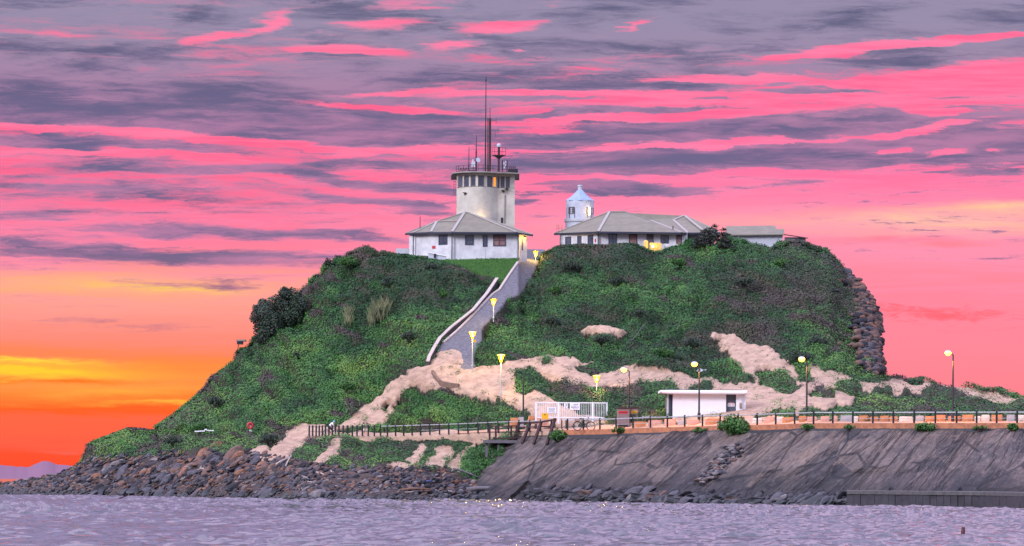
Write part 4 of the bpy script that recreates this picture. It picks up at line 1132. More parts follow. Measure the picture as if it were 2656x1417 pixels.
    def radar(tt, b):
        m = MB(); zz = (446 - 398) * k
        m.lathe([(.10, -.42), (.22, -.3), (.55, -.08), (.82, 0), (.82, .05)], (0, 0, zz), 16); m.build('platform', M_RUST, tt)
        m = MB()
        for x in (-.82, -.5, .4, .82): m.bar((x, 0, zz), (x, 0, zz + 1.02), .04)
        for h in (.5, 1.02): m.bar((-.82, 0, zz + h), (.82, 0, zz + h), .04)
        m.build('platform_railing', M_RUST, tt)
        m = MB(); m.lathe([(.05, .0), (.24, .05), (.27, .25), (.2, .42), (.06, .5)], (0, 0, zz + 1.0), 14); m.build('radome', M_PALE, tt)
        m = MB(); m.tube([(0, 0, zz), (0, 0, zz + 1.0)], .14, 8); m.build('pedestal', M_DARK, tt)
    mast('radar_mast', 1293.5, [(446, .14), (404, .13)], 'radar mast with railed round platform and pale dome', M_RUST, radar)
    b = at(1309); tt = thing('aerial_array', b + Vector((0, 0, 0)), 'cluster of short panel aerials at the right of the tower roof', 'aerial')
    for dx in (-.28, .28): MB().tube([(dx, 0, 0), (dx, 0, 1.7)], .06, 6).build('pole', M_DARK, tt)
    m = MB(); 
    for dx, zz in ((-.1, 1.3), (.08, 1.05), (-.05, .85), (.12, 1.45)): m.box((dx, -.1, zz), (.14, .1, .3), .2)
    m.build('panel_aerial', M_PALE, tt)
    m = MB()
    for dx in (.6, .85, 1.1): m.tube([(dx, 0, 0), (dx, 0, .9), (dx + .2, 0, .75)], .04, 5)
    m.box((1.0, .2, .35), (1.2, .6, .6)); m.build('equipment_frame', M_DARK, tt)
    b = at(1201); tt = thing('roof_equipment', b, 'low dark brackets and cable drums at the left of the tower roof', 'equipment')
    m = MB()
    for dx in (-.25, .1, .4): m.tube([(dx - .25, 0, 0), (dx, 0, .75), (dx + .1, 0, .4), (dx + .12, 0, 0)], .05, 5)
    m.build('bracket', M_DARK, tt); MB().box((1.2, 0, .22), (.9, .6, .4)).build('cabinet', M_DARK, tt)
tower()

M_LHOUSE = mat('blue_white_lighthouse_paint', (196, 200, 212), .7, .05, 1.2, .2, 14, col2=(172, 176, 190))
def lighthouse():
    Y0 = 494.0; k = Y0 / F
    base = V3(1503.5, 640, Y0)
    t = thing('lighthouse', base, 'small white lighthouse with conical roof and a lit lantern window', 'lighthouse')
    z = lambda py: zof(1503, py, Y0) - base.z
    R = 36 * k
    MB().lathe([(R * 1.04, -.5), (R * 1.04, z(577))], n=24).build('lower_tower', M_LHOUSE, t)
    MB().lathe([(R * 1.10, z(577)), (R * 1.12, z(575)), (R * 1.12, z(569.5)), (R * 1.02, z(568.6))], n=32).build('gallery_ledge', M_PALE, t)
    MB().lathe([(R, z(568.5)), (R, z(522))], n=16).build('lantern_room', M_LHOUSE, t)
    rf = MB().lathe([(R * 1.06, z(522.5)), (R * 1.06, z(521)), (R * .60, z(509)), (R * .16, z(492.5))], n=8).build('roof', mat('blue_grey_lead_roof', (150, 168, 194), .5, .08, 2), t)
    MB().lathe([(R * .15, z(493.4)), (R * .14, z(485)), (R * .19, z(484)), (R * .19, z(480.5)), (.02, z(479.5))], n=12).build('vent', M_PALE, rf)
    def win(px0, px1, py0, py1, glass, nm):
        a0 = math.asin((px0 - 1503.5) / 36.2); a1 = math.asin(min(.99, (px1 - 1503.5) / 36.2))
        p0 = (base.x + R * math.sin(a0), base.y - R * math.cos(a0)); p1 = (base.x + R * math.sin(a1), base.y - R * math.cos(a1))
        return wall_window(t, p0, p1, z(py1) + base.z, z(py0) + base.z, base, glass=glass, mull=(3, 3), frame=M_GREYT)
    win(1474, 1489.5, 539, 557, M_GREYT, 'w')
    win(1521, 1538, 540, 556.5, mat('lit_lantern', (255, 170, 60), .4, .02, emit=(255, 150, 40), estr=1.1), 'w')
    q = V3(1527.5, 548, Y0 - R - .18) - base; q.y = -R * .78 - .2; q.x = R * .66
    MB().lathe([(.03, -.5), (.11, -.42), (.14, 0), (.11, .42), (.03, .5)], q, 12).build('lantern_lamp', M_HOT, t)
    m = MB()
    for px in (1476, 1489, 1524, 1533):
        a = math.asin((px - 1503.5) / 36.2); x, y = R * math.sin(a), -R * math.cos(a)
        m = MB(); m.bar((x, y - .05, z(568)), (x, y - .05, z(541)), .05); m.build('window_bar', M_RUST, t)
    add_point(t, (R * .72, -R * .95 - .6, z(548)), 25, .15)
    m = MB(); 
    mb = thing('roof_guard_rail', V3(1447, 600, 484), 'thin brown guard rail at the left tip of the long house roof', 'railing')
    for x in (-.12, .12, .5): m.bar((x, 0, -.3), (x, 0, .75), .03)
    for h in (.35, .74): m.bar((-.12, 0, h), (.5 if h < .5 else .12, 0, h), .025)
    m.build('rail', M_RUST, mb)
lighthouse()

def house_two():
    Y0 = 481.0
    base = V3(1620, 640, Y0)
    t = thing('long_house', base, 'long white house with grey hip roofs on the right half of the top', 'house')
    zt = zof(1600, 602, Y0); zb = base.z - 2.5
    walls(t, base, [xy(1452, 487), xy(1552, Y0), xy(1783, Y0), xy(1783, 483), xy(1850, 483.4), xy(1850, 497), xy(1452, 497)], zb, zt, M_WALL)
    E0, E1, E2, E3 = V3(1438, 606, 488), V3(1552, 601, Y0 - .9), V3(1767, 603.5, Y0 - .9), V3(1868, 603, Y0 + 1)
    Eb0, Eb1 = V3(1440, 605, 498), V3(1868, 603, 498)
    A1, A2 = V3(1581, 550, 488), V3(1620, 550, 488)
    R1, R2 = V3(1686, 572, 488.5), V3(1747, 572, 488.5)
    Q = V3(1775, 560, 490); Q2 = V3(1858, 597, 489)
    E4 = V3(1783, 604, Y0 + .3)
    rf = MB()
    for q in ([E1, V3(1767, 603.5, Y0 - .9), R1, A2, A1], [E0, E1, A1], [E0, A1, Eb0], [Eb0, A1, A2, R1, R2, Q, Eb1], [E2, E4, R2, R1], [E4, E3, Q2, Q, R2], [E3, Eb1, Q2], [Q2, Eb1, Q]):
        rf.slab([p - base for p in q], .10)
    r = rf.build('roof', M_ROOF, t)
    caps(r, base, [(E1, A1), (A1, A2), (E0, A1), (A2, R1), (R1, E2), (R2, E4), (Q, E3.lerp(E4, .45)), (Q, Q2), (R2, Q)], .30)
    g = MB()
    for a, b in ((E0, E1), (E1, E2), (E2, E4), (E4, E3)): g.bar(a - base - Vector((0, .05, .10)), b - base - Vector((0, .05, .10)), .16, .22)
    g.build('gutter', M_GUTTER, t)
    g = MB()
    for px, Y in ((1453.5, 486.5), (1551.5, Y0 - .2)): a = V3(px, 606, Y) - base; g = MB(); g.bar(a, (a.x, a.y, -1), .12); g.build('downpipe', M_GUTTER, t)
    z = lambda py, px=1600: zof(px, py, Y0)
    lf = lambda px: xy(px, 487 + (Y0 - 487) * (px - 1452) / 100)
    for a, b in ((1467, 1481.5), (1498, 1508.5), (1525, 1539)): wall_window(t, lf(a), lf(b), z(636), z(609), base, mull=(1, 2))
    for a, b, gl, y0, y1 in ((1578, 1600, None, 636, 607), (1631, 1652.5, M_BLIND, 636, 608), (1713, 1734.5, None, 631, 610)):
        wall_window(t, xy(a, Y0), xy(b, Y0), z(y0), z(y1), base, glass=gl, mull=(2, 1) if gl is None else (1, 1))
    d = MB(); c = V3(1686, 615, Y0 - .03) - base; d.box((c.x, c.y, c.z - .3), (.85, .06, 2.3)); d.build('door', M_GREYT, t)
    wall_window(t, xy(1754, Y0), xy(1768.5, Y0), z(640), z(609), base, glass=M_BLIND)
    wall_window(t, xy(1787.5, 483.05), xy(1792, 483.05), z(636), z(612), base)
    s = MB(); a = lf(1544); s.box((a[0] - base.x, a[1] - base.y - .04, z(624) - base.z), (.22, .04, .42), math.atan2(-6, 4.6)); s.build('warning_sign', M_RED, t)
    s = MB(); q = V3(1745.5, 596, Y0 + .3) - base; s.tube([q + Vector((0, 0, -.2)), q + Vector((0, 0, .45))], .06, 7); s.build('flue', M_DARK, t)
    # lit entrance walls in front
    w = thing('entrance_wall', V3(1695, 655, 477.6), 'low yellow-lit entrance wall in front of the long house', 'wall')
    k = 477.6 / F; b = w.location
    mk = mat('lamp_tinted_cream', (232, 196, 110), .7, .05)  # yellow of the wall lamp's light is put into this wall colour
    MB().prism([(V3(1685, 640, 477.6) - b).xy, (V3(1716, 640, 477.9) - b).xy, (V3(1716, 640, 478.2) - b).xy, (V3(1685, 640, 477.9) - b).xy], -.5, (655 - 630) * k).build('panel', mk, w)
    MB().lathe([(.28, -.5), (.28, (655 - 627) * k), (.2, (655 - 624.5) * k), (.05, (655 - 623.5) * k)], V3(1675, 655, 477.7) - b, 14).build('rounded_pillar', mk, w)
    MB().prism([(V3(1722, 640, 478.4) - b).xy, (V3(1757, 640, 478.8) - b).xy, (V3(1757, 640, 479.0) - b).xy, (V3(1722, 640, 478.6) - b).xy], -.5, (655 - 631) * k).build('side_panel', M_WALL, w)
    l = thing('wall_lamp', V3(1693, 639.5, 477.35), 'bright yellow lamp set on the low entrance wall of the long house', 'lamp')
    MB().lathe([(.20, .06), (.20, 0)], n=12).build('housing', M_DARK, l, ).rotation_euler = (PI / 2, 0, 0)
    MB().lathe([(.02, -.16), (.12, -.12), (.17, 0), (.12, .12), (.02, .16)], (0, -.1, 0), 12).build('bulb', M_HOT, l)
    add_point(l, (.1, -.5, .1), 42, .1, (1.0, .66, .12))
house_two()

def far_shed():
    Y0 = 490.0; base = V3(1960, 620, Y0)
    t = thing('gabled_shed', base, 'long low gabled shed behind the spiky shrub near the cliff', 'shed')
    z = lambda py: zof(1960, py, Y0)
    walls(t, base, [xy(1890, Y0), xy(2030, Y0), xy(2030, 497), xy(1890, 497)], base.z - 2, z(607), M_PALE)
    a, b, c, d = V3(1880, 609, Y0 - .5), V3(2034, 607.5, Y0 - .5), V3(2010, 585.5, 493.5), V3(1884, 587, 493.5)
    e, f = V3(2034, 608, 497.5), V3(1880, 609, 497.5)
    g_ = V3(2034, 595, 491.7)
    h_ = b.lerp(c, .62)
    m = MB()
    for q in ([a, b, V3(2034, 594.5, 491.8), V3(2013, 594, 491.8), c, d], [d, c, V3(2013, 594, 495), V3(2034, 594.5, 495), e, f]): m.slab([p - base for p in q], .12)
    r = m.build('roof', M_ROOF, t)
    mm = MB(); mm.add([V3(2010, 585.8, 493.5) - base, V3(2014, 594, 491.9) - base, V3(2014, 594, 495) - base], [(0, 1, 2)]); mm.add([V3(2033.5, 595, 491.9) - base, V3(2033.5, 607, Y0) - base, V3(2033.5, 607, 497) - base, V3(2033.5, 595, 495) - base], [(0, 1, 2, 3)]); mm.build('gable', M_PALE, t)
    s = thing('lean_to', V3(2064, 618, 490.5), 'lean-to with falling rusty roof edge at the cliff end of the shed', 'shed'); b2 = s.location
    MB().prism([(V3(2035, 616, 490.5) - b2).xy, (V3(2090, 616, 490.5) - b2).xy, (V3(2090, 616, 495) - b2).xy, (V3(2035, 616, 495) - b2).xy], -1.0, .1).build('wall', M_PALE, s)
    MB().slab([V3(2034, 607.5, 489.8) - b2, V3(2096, 617, 489.8) - b2, V3(2096, 617, 495.5) - b2, V3(2034, 607.5, 495.5) - b2], .12).build('roof', M_RUST, s)
far_shed()

# ------------------------------------------------------------------ promenade: kerb, fence, blocks, lamps
def build_promenade():
    xs = np.arange(1440, 3690, 20.0)
    b = V3(1440, float(L4(1440)), float(DECK_Y(1440)))
    t = thing('promenade_kerb', b, 'long orange-brown brick kerb along the front edge of the promenade', 'kerb')
    vs = []; fs = []
    for x in xs:
        p = V3(x, float(L4(x)), float(DECK_Y(x)) - .10) - b
        for dy, dz in ((0, -.44), (0, .05), (.42, .05), (.42, -.44)): vs.append(p + Vector((0, dy, dz)))
    n = len(xs)
    for i in range(n - 1):
        for k in range(4): fs.append((i * 4 + (k + 1) % 4, i * 4 + k, i * 4 + 4 + k, i * 4 + 4 + (k + 1) % 4))
    fs += [(0, 1, 2, 3), (n * 4 - 1, n * 4 - 2, n * 4 - 3, n * 4 - 4)]
    MB().add(vs, fs).build('brick_course', M_BRICK, t)
    vs = []; fs = []
    for i, x in enumerate(xs):
        p = V3(x, float(L4(x)), float(DECK_Y(x)) - .55) - b
        j = random.uniform(-.06, .06)
        for dy, dz in ((-.1 + j, -.85), (0 + j, -.44), (.5, -.44), (.5, -.85)): vs.append(p + Vector((0, dy, dz)))
    fs = []
    for i in range(n - 1):
        for k in range(4): fs.append((i * 4 + (k + 1) % 4, i * 4 + k, i * 4 + 4 + k, i * 4 + 4 + (k + 1) % 4))
    MB().add(vs, fs).build('wall_lip', M_DCONC, t)

    vs = []; fs = []; ds = np.arange(1180, 3690, 20.0)
    for x in ds:
        for e in (0.25, 3.0, 6.4):
            Y = float(DECK_Y(x)) + e; g_ = T(x, float(L4(x)) - 4.0 * max(0, (e - .35) / 6.15))[0]
            q = P(x, HY, Y); vs.append((q[0], Y, g_[2] + .05))
    for i in range(len(ds) - 1):
        for k in range(2): fs.append((i * 3 + k, i * 3 + 3 + k, i * 3 + 4 + k, i * 3 + 1 + k))
    tag(MB().add(vs, fs).build('promenade', M_DECK), kind='structure')
    zl = [802, 811, 820, 828, 836, 844, 853, 862, 870, 879, 890, 902, 914, 926, 940, 955, 971, 987, 1005, 1026, 1047, 1069, 1091, 1115, 1140, 1164, 1189, 1214, 1240, 1266, 1292, 1319, 1346, 1374, 1402, 1430, 1472, 1513, 1556, 1598, 1642, 1687, 1731, 1776, 1822, 1868, 1915, 1964, 2012, 2061, 2110, 2160, 2212, 2264, 2317, 2371, 2426, 2481, 2533, 2585, 2638, 2692, 2746] + [2800 + 54 * i for i in range(16)]
    fb = V3(1687, float(L4(1687)), float(DECK_Y(1687)))
    t = thing('promenade_fence', fb, 'long post and rail fence with black posts along the promenade edge', 'fence')
    tops = []; mids = []
    for x in zl:
        py = float(L4(x)); Y = float(DECK_Y(x)) + .12
        p = V3(x, py, Y) - fb
        if x < 1000: p.z += 0.0
        o = MB()
        w = .17
        o.box((0, 0, .56), (w, w, 1.16)); o.box((0, 0, 1.15), (w * .8, w * .8, .06), taper=.5)
        o.build('post', M_BLACK, t).location = p
        tops.append((x, p + Vector((0, .0, 1.02)))); mids.append((x, p + Vector((0, 0, .48))))
    m = MB(); m.tube([p for x, p in tops if x > 1480], .062, 6); m.tube([p for x, p in tops if 980 < x < 1460], .055, 6); m.build('top_rail', M_GALV, t)
    m = MB(); m.tube([p for x, p in tops if x < 990], .018, 5); m.tube([p for x, p in mids if x < 1120], .018, 5); m.build('wire', M_DARK, t)
    m = MB(); m.tube([p for x, p in mids if x > 1480], .022, 6); m.tube([p for x, p in mids if 1080 < x < 1260], .03, 6); m.build('middle_rail', M_GALV, t)
build_promenade()

def build_blocks():
    cols = [('lamp_orange_sandstone', (204, 138, 94), (168, 106, 72)), ('pink_sandstone', (216, 160, 140), (190, 132, 112)), ('pale_sandstone', (226, 208, 194), (200, 178, 164)), ('grey_stone', (172, 166, 168), (146, 140, 144))]  # orange stone has the sodium lamps' tint mixed into its base colour
    ms = [mat(n, a, .9, .1, 1.6, .5, 6, col2=b) for n, a, b in cols]
    words = ['orange', 'pink', 'pale cream', 'grey']
    r = random.Random(5)
    seq = [(1700, 36, 1), (1738, 30, 1), (1770, 22, 3), (1800, 30, 1), (1838, 20, 1), (1850, 32, 0), (1882, 18, 1), (1965, 26, 2), (1996, 24, 1), (2022, 22, 2), (2046, 34, 0), (2082, 20, 0), (2106, 26, 1), (2140, 24, 1), (2166, 14, 1), (2196, 32, 3), (2220, 14, 2), (2240, 24, 0), (2268, 22, 0), (2294, 24, 0), (2318, 22, 0), (2350, 36, 2), (2386, 22, 3), (2412, 26, 0), (2440, 26, 0), (2476, 34, 0), (2510, 30, 0), (2536, 16, 2), (2556, 22, 2), (2586, 30, 0), (2622, 22, 3), (2648, 18, 2), (2672, 26, 0)]
    near = {1: 'left of the white shed lamp', 0: '', 2: '', 3: ''}
    for i, (px, w, c) in enumerate(seq):
        Y = float(DECK_Y(px)) + 7.0
        b = V3(px, float(L4(px)) - 4.0, Y)
        k = Y / F; W = w * k * .98; Hh = r.uniform(.52, .68); D = r.uniform(.5, .7)
        m = MB(); bm = bmesh.new(); bmesh.ops.create_cube(bm, size=1)
        for v in bm.verts: v.co = Vector((v.co.x * W, v.co.y * D, (v.co.z + .5) * Hh + 0.0))
        bmesh.ops.bevel(bm, geom=bm.edges[:], offset=.05, segments=2, affect='EDGES')
        for v in bm.verts: v.co += Vector((r.uniform(-.02, .02), r.uniform(-.02, .02), r.uniform(-.02, .02) if v.co.z > .1 else 0))
        me = bpy.data.meshes.new('sandstone_block'); bm.to_mesh(me); bm.free(); me.materials.append(ms[c])
        o = bpy.data.objects.new('sandstone_block', me); COL.objects.link(o); o.location = b; o.rotation_euler = (0, 0, r.uniform(-.06, .06) - .1)
        sec = 'before the white shed' if px < 1945 else 'below the sand slope' if px < 2100 else 'left of the last lamp' if px < 2460 else 'right of the last lamp'
        tag(o, f'{words[c]} squared stone block in the row behind the fence {sec}', 'stone block', 'squared stone blocks behind the promenade fence')
    # loose blocks round the gate
    for i, (px, py, w, h, c, lab) in enumerate([(1335, 1104, 24, 20, 0, 'reddish squared stone block left of the dark unlit pole'), (1352, 1102, 12, 20, 3, 'narrow grey stone block touching the dark unlit pole'), (1381, 1094, 22, 14, 0, 'orange tilted stone slab between the dark pole and the yellow sign'), (1398, 1096, 10, 15, 1, 'pink stone block just left of the yellow sign'), (1414, 1100, 16, 15, 1, 'stone block standing right under the yellow sign'), (1404, 1042, 26, 8, 0, 'flat brown stone slab lying on the sand behind the white gate'), (1660, 1108, 30, 14, 0, 'orange stone block just right of the bins')]):
        Y = float(DECK_Y(px)) + 5.0 if py > 1060 else 424.0
        b = V3(px, py, Y); k = Y / F
        m = MB(); m.box((0, 0, h * k / 2 - .1), (w * k, .6, h * k + .2), .1 * (i % 3), ry=.12 if i == 2 else 0, taper=.94)
        o = m.build('sandstone_block', ms[c], None, loc=b); tag(o, lab, 'stone block', 'loose stone blocks round the gate')
build_blocks()

def street_lamp(px_head, py_head, px, py_base, Y, label, lit=True):
    """tall promenade lamp: black pole, short arm to the left, glowing head"""
    b = V3(px, py_base, Y); t = thing('street_lamp', b, label, 'street lamp', 'tall promenade lamps')
    k = Y / F; hh = (py_base - py_head) * k
    dx = (px_head - px) * k
    MB().tube([(0, 0, -.3), (0, 0, hh * .5), (0, 0, hh - .22)], [.10, .085, .06], 8).build('pole', M_BLACK, t)
    MB().lathe([(.15, 0), (.15, .55), (.11, .62)], n=10).build('pole_base', M_BLACK, t)
    if lit:
        MB().tube([(0, 0, hh - .25), (dx * .5, -.1, hh - .06), (dx + .15, -.2, hh + .02)], [.045, .04, .035], 6).build('arm', M_BLACK, t)
        hd = MB(); hd.lathe([(.04, .18), (.18, .15), (.28, .06), (.30, 0)], (dx, -.22, hh + .02), 14, .7); h = hd.build('lamp_head', M_GALV, t)
        MB().lathe([(.27, .0), (.30, -.12), (.22, -.26), (.05, -.34)], (dx, -.22, hh + .018), 14, .9).build('bulb', M_HEAD, h)
        add_point(t, (dx, -.22, hh - .5), 2200, .16, (1.0, .42, .09), ((.12, -.10, -1), 2.05))
    else:
        MB().tube([(0, 0, hh - .25), (dx, 0, hh)], [.05, .04], 6).build('arm', M_BLACK, t)
        MB().box((dx - .18, -.1, hh + .04), (.5, .22, .12), ry=-.2).build('lamp_head', M_DARK, t)
    return t
street_lamp(1617, 957, 1631, 1108, 402, 'promenade lamp over the red-labelled bins')
street_lamp(1800, 943, 1813, 1087, 392, 'promenade lamp in front of the white shed')
street_lamp(2078, 930, 2092, 1096, 383, 'promenade lamp by the dune gully right of the shed')
street_lamp(2457, 914, 2471, 1096, 373, 'last promenade lamp, standing against the pink sky')
street_lamp(1350, 967, 1357, 1102, 414, 'dark unlit promenade pole left of the white gate', lit=False)

def cone_lamp(px, py_top, py_base, Y, label, sc=1.0, power=120):
    b = V3(px, py_base, Y); t = thing('path_lamp', b, label, 'path lamp', 'yellow cone lamps along the ramp')
    k = Y / F; hh = (py_base - py_top) * k; R = .37 * sc
    MB().tube([(0, 0, -.4), (0, 0, hh - .8 * sc)], [.06, .05], 8).build('pole', M_GALV, t)
    MB().lathe([(.12, 0), (.12, .12), (.07, .16)], n=8).build('base_plate', M_GALV, t)
    hd = MB().lathe([(.06, hh - .82 * sc), (.12, hh - .74 * sc), (R * .95, hh - .14 * sc), (R, hh - .12 * sc)], n=16).build('lamp_head', M_CONE, t)
    MB().lathe([(R * 1.06, hh - .119 * sc), (R * 1.06, hh - .05 * sc), (R * .3, hh)], n=16).build('lid', M_LID if py_top > 800 else M_YEL, hd)
    MB().lathe([(.03, hh - .62), (.10, hh - .5), (.10, hh - .36), (.03, hh - .25)], (0, -R * .55, 0), 8).build('bulb', M_BULB, hd)
    add_point(t, (0, -R - .25, hh - .5 * sc), power * 4.0, .12, (1.0, .68, .22))
    return t
cone_lamp(1389, 651, 712, 480.5, 'topmost yellow cone lamp at the head of the ramp', .9, 60)
cone_lamp(1280, 775, 826, 452.5, 'yellow cone lamp halfway up the ramp', .95, 75)
cone_lamp(1225, 860, 950, 438, 'yellow cone lamp by the dark patch at the foot of the ramp', 1.05, 130)
cone_lamp(1299, 919, 1021, 428, 'yellow cone lamp standing on the open sand', 1.1, 160)
cone_lamp(1547, 973, 1048, 421, 'yellow cone lamp behind the white gate', 1.0, 90)
o = thing('speed_sign', G1(1231, 898), 'small orange round sign beside the lamp at the foot of the ramp', 'sign')
MB().tube([(0, 0, -.2), (0, 0, .45)], .03, 6).build('pole', M_GALV, o)
MB().lathe([(.17, 0), (.17, .03)], n=14).build('sign_plate', M_YEL, o, loc=(0, -.05, .55)).rotation_euler = (PI / 2, 0, 0)

# ------------------------------------------------------------------ white shed
def white_shed():
    Y0 = 398.0; k = Y0 / F
    base = V3(1820, 1084, Y0)
    t = thing('amenities_shed', base, 'white flat-roofed shed with grey door behind the promenade', 'shed')
    X = lambda px: (px - 1820) * k
    z = lambda py: (1084 - py) * k
    MB().box(((X(1745) + X(1883)) / 2, 1.9, z(1050) - .5), (X(1883) - X(1745), 3.8, z(1021) - z(1080) + 1.2)).build('wall', M_WHITE, t)
    MB().box(((X(1729) + X(1745)) / 2, 2.4, z(1050) - .5), (X(1745) - X(1729) - .004, 2.8, z(1021) - z(1080) + 1.196)).build('left_wing', M_GREYDOOR, t)
    MB().box((X(1732), .6, z(1050) - .5), (.18, .18, z(1021) - z(1080) + 1.19)).build('corner_post', M_PALE, t)
    MB().box(((X(1909) + X(1924)) / 2, 1.7, z(1050) - .5), (X(1924) - X(1909), 3.4, z(1021) - z(1080) + 1.194)).build('right_wing', M_WHITE, t)
    d = MB().box(((X(1883) + X(1909)) / 2, .35, z(1050) - .5), (X(1909) - X(1883) - .006, .1, z(1023) - z(1080) + 1.1)).build('door', M_GREYDOOR, t)
    MB().box(((X(1883) + X(1909)) / 2, 2.2, z(1050) - .5), (X(1909) - X(1883) - .006, 3.0, z(1021) - z(1080) + 1.19)).build('door_recess', M_WHITE, t)
    s = MB(); c = Vector((X(1896.5), .28, z(1050)))
    s.box(c, (18 * k, .03, 8 * k)); s.lathe([(5 * k, 0), (5 * k, .03)], (0, 0, 0), 14)
    s2 = MB(); s2.box(c, (.68, .03, .30)); sp = s2.build('door_sign', M_WHITE, d)
    a = MB(); a.prism([(c.x - .26, c.y - .018), (c.x + .26, c.y - .018), (c.x + .26, c.y + .012), (c.x - .26, c.y + .012)], c.z + .151, c.z + .24)
    a.box(c + Vector((.18, -.02, 0)), (.12, .012, .18)); a.build('red_mark', mat('faded_red_print', (206, 120, 138), .6, .1), sp)
    a = MB()
    for i in range(3): a.box(c + Vector((-.12, -.02, .08 - i * .08)), (.3, .012, .03))
    a.build('lettering', M_GREYT, sp)
    # roof with rounded front fascia
    rf = MB(); prof = []
    for i in range(7):
        a_ = -PI / 2 + PI * i / 6; prof.append((-.75 + -.17 * math.cos(a_), .19 * math.sin(a_)))
    x0, x1 = X(1711), X(1936)
    pts0 = [(x0 + .55 * (i in (0, 6)) * 0, y, zz) for i, (y, zz) in enumerate(prof)] + [(x0, 4.6, .19), (x0, 4.6, -.19)]
    zc = z(1018)
    n = len(pts0); vs = []
    for xx, sh in ((x0, .62), (x0 + .25, .85), (x0 + .9, 1.0), (x1 - .3, 1.0), (x1, .9)):
        for (q, y, zz) in pts0: vs.append((xx, y, zc + zz * sh + (1 - sh) * .12))
    fs = [(i * n + j, i * n + (j + 1) % n, (i + 1) * n + (j + 1) % n, (i + 1) * n + j) for i in range(4) for j in range(n)]
    fs += [tuple(range(n - 1, -1, -1)), tuple(4 * n + j for j in range(n))]
    rf.add(vs, fs).build('roof', M_WHITE, t)
    MB().box(((x0 + x1) / 2 + .1, 2.0, zc + .225), (x1 - x0 - 1.2, 4.6, .06)).build('roof_edge', M_GUTTER, t)
    MB().box(((X(1924) + X(1934)) / 2, .3, z(1050) - .5), (X(1934) - X(1924) - .01, .16, z(1023) - z(1080) + 1.15)).build('end_screen', M_WHITE, t)
    MB().box((X(1921), -.06, z(1052)), (.22, .12, .55), rz=.3).build('tap_panel', mat('tan_panel', (158, 140, 120), .7, .1), t)
white_shed()

# ------------------------------------------------------------------ gate, signs, bins
def gate():
    Y0 = 406.5; k = Y0 / F; base = V3(1480, 1090, Y0)
    t = thing('security_gate', base, 'white picket security gate with notice boards across the sand road', 'gate')
    X = lambda px: (px - 1480) * k; z = lambda py: (1090 - py) * k
    for px, w in ((1390, .16), (1448.5, .2), (1537, .2), (1574, .12)):
        MB().box((X(px), 0, z(1043) / 2 - .2), (w, .14, z(1043) + .4)).build('post', M_WHITE, t)
    for a, b in ((1390, 1448.5), (1448.5, 1537), (1537, 1574)):
        f = MB(); xa, xb = X(a) + .11, X(b) - .11
        f.box(((xa + xb) / 2, 0, z(1045)), (xb - xa, .07, .10)); f.box(((xa + xb) / 2, 0, z(1083)), (xb - xa, .07, .10))
        n = max(3, int((b - a) / 5.0))
        for i in range(n): f.box((xa + (xb - xa) * (i + .5) / n, 0, (z(1046) + z(1082)) / 2), (.036, .04, z(1046) - z(1082) - .06))
        f.build('picket_panel', M_WHITE, t)
    def board(name, px, py, w, h, label, lines_):
        b = V3(px, py, Y0 - .12); o = thing(name, b, label, 'sign')
        MB().box((0, 0, 0), (w * k, .03, h * k)).build('board', M_WHITE, o)
        m = MB(); r = random.Random(int(px))
        for (u, v, lw, lh) in lines_:
            n = max(1, int(lw * w * k / .13))
            for i in range(n):
                m.box(((u - lw / 2 + lw * (i + .5) / n) * w * k, -.022, v * h * k + r.uniform(-.006, .006)), (lw * w * k / n * r.uniform(.6, .85), .012, lh * h * k * r.uniform(.7, 1.0)))
        m.build('lettering', mat('slate_print', (92, 98, 124), .6, .1), o)
    board('notice_board', 1491, 1054.5, 26, 18, 'largest white notice board on the middle gate panel', [(.1, .30, .5, .12), (0, .05, .8, .10), (0, -.16, .8, .10), (.05, -.34, .5, .08)])
    board('notice_board', 1467.5, 1054, 9.5, 14, 'small white notice with a dark figure next to the gate post', [(.1, .22, .4, .3), (0, -.1, .3, .2), (0, -.36, .6, .12)])
    board('notice_board', 1431, 1064, 23, 16, 'white notice board on the left gate panel', [(0, .3, .7, .10), (0, .1, .8, .10), (0, -.1, .6, .10), (0, -.3, .8, .10)])
    o = thing('yellow_sign', V3(1413.5, 1087, 405), 'square yellow warning sign with a black mark on a short post', 'sign')
    k2 = 408 / F
    MB().tube([(0, .05, -.6), (0, .05, .3)], .04, 6).build('post', M_GALV, o)
    p = MB().box((0, 0, 7 * k2), (17 * k2, .03, 15 * k2)).build('sign_plate', M_YEL, o)
    MB().box((0, -.022, 11 * k2), (.12, .012, .12), ry=.78).build('mark', M_BLACK, p)
gate()

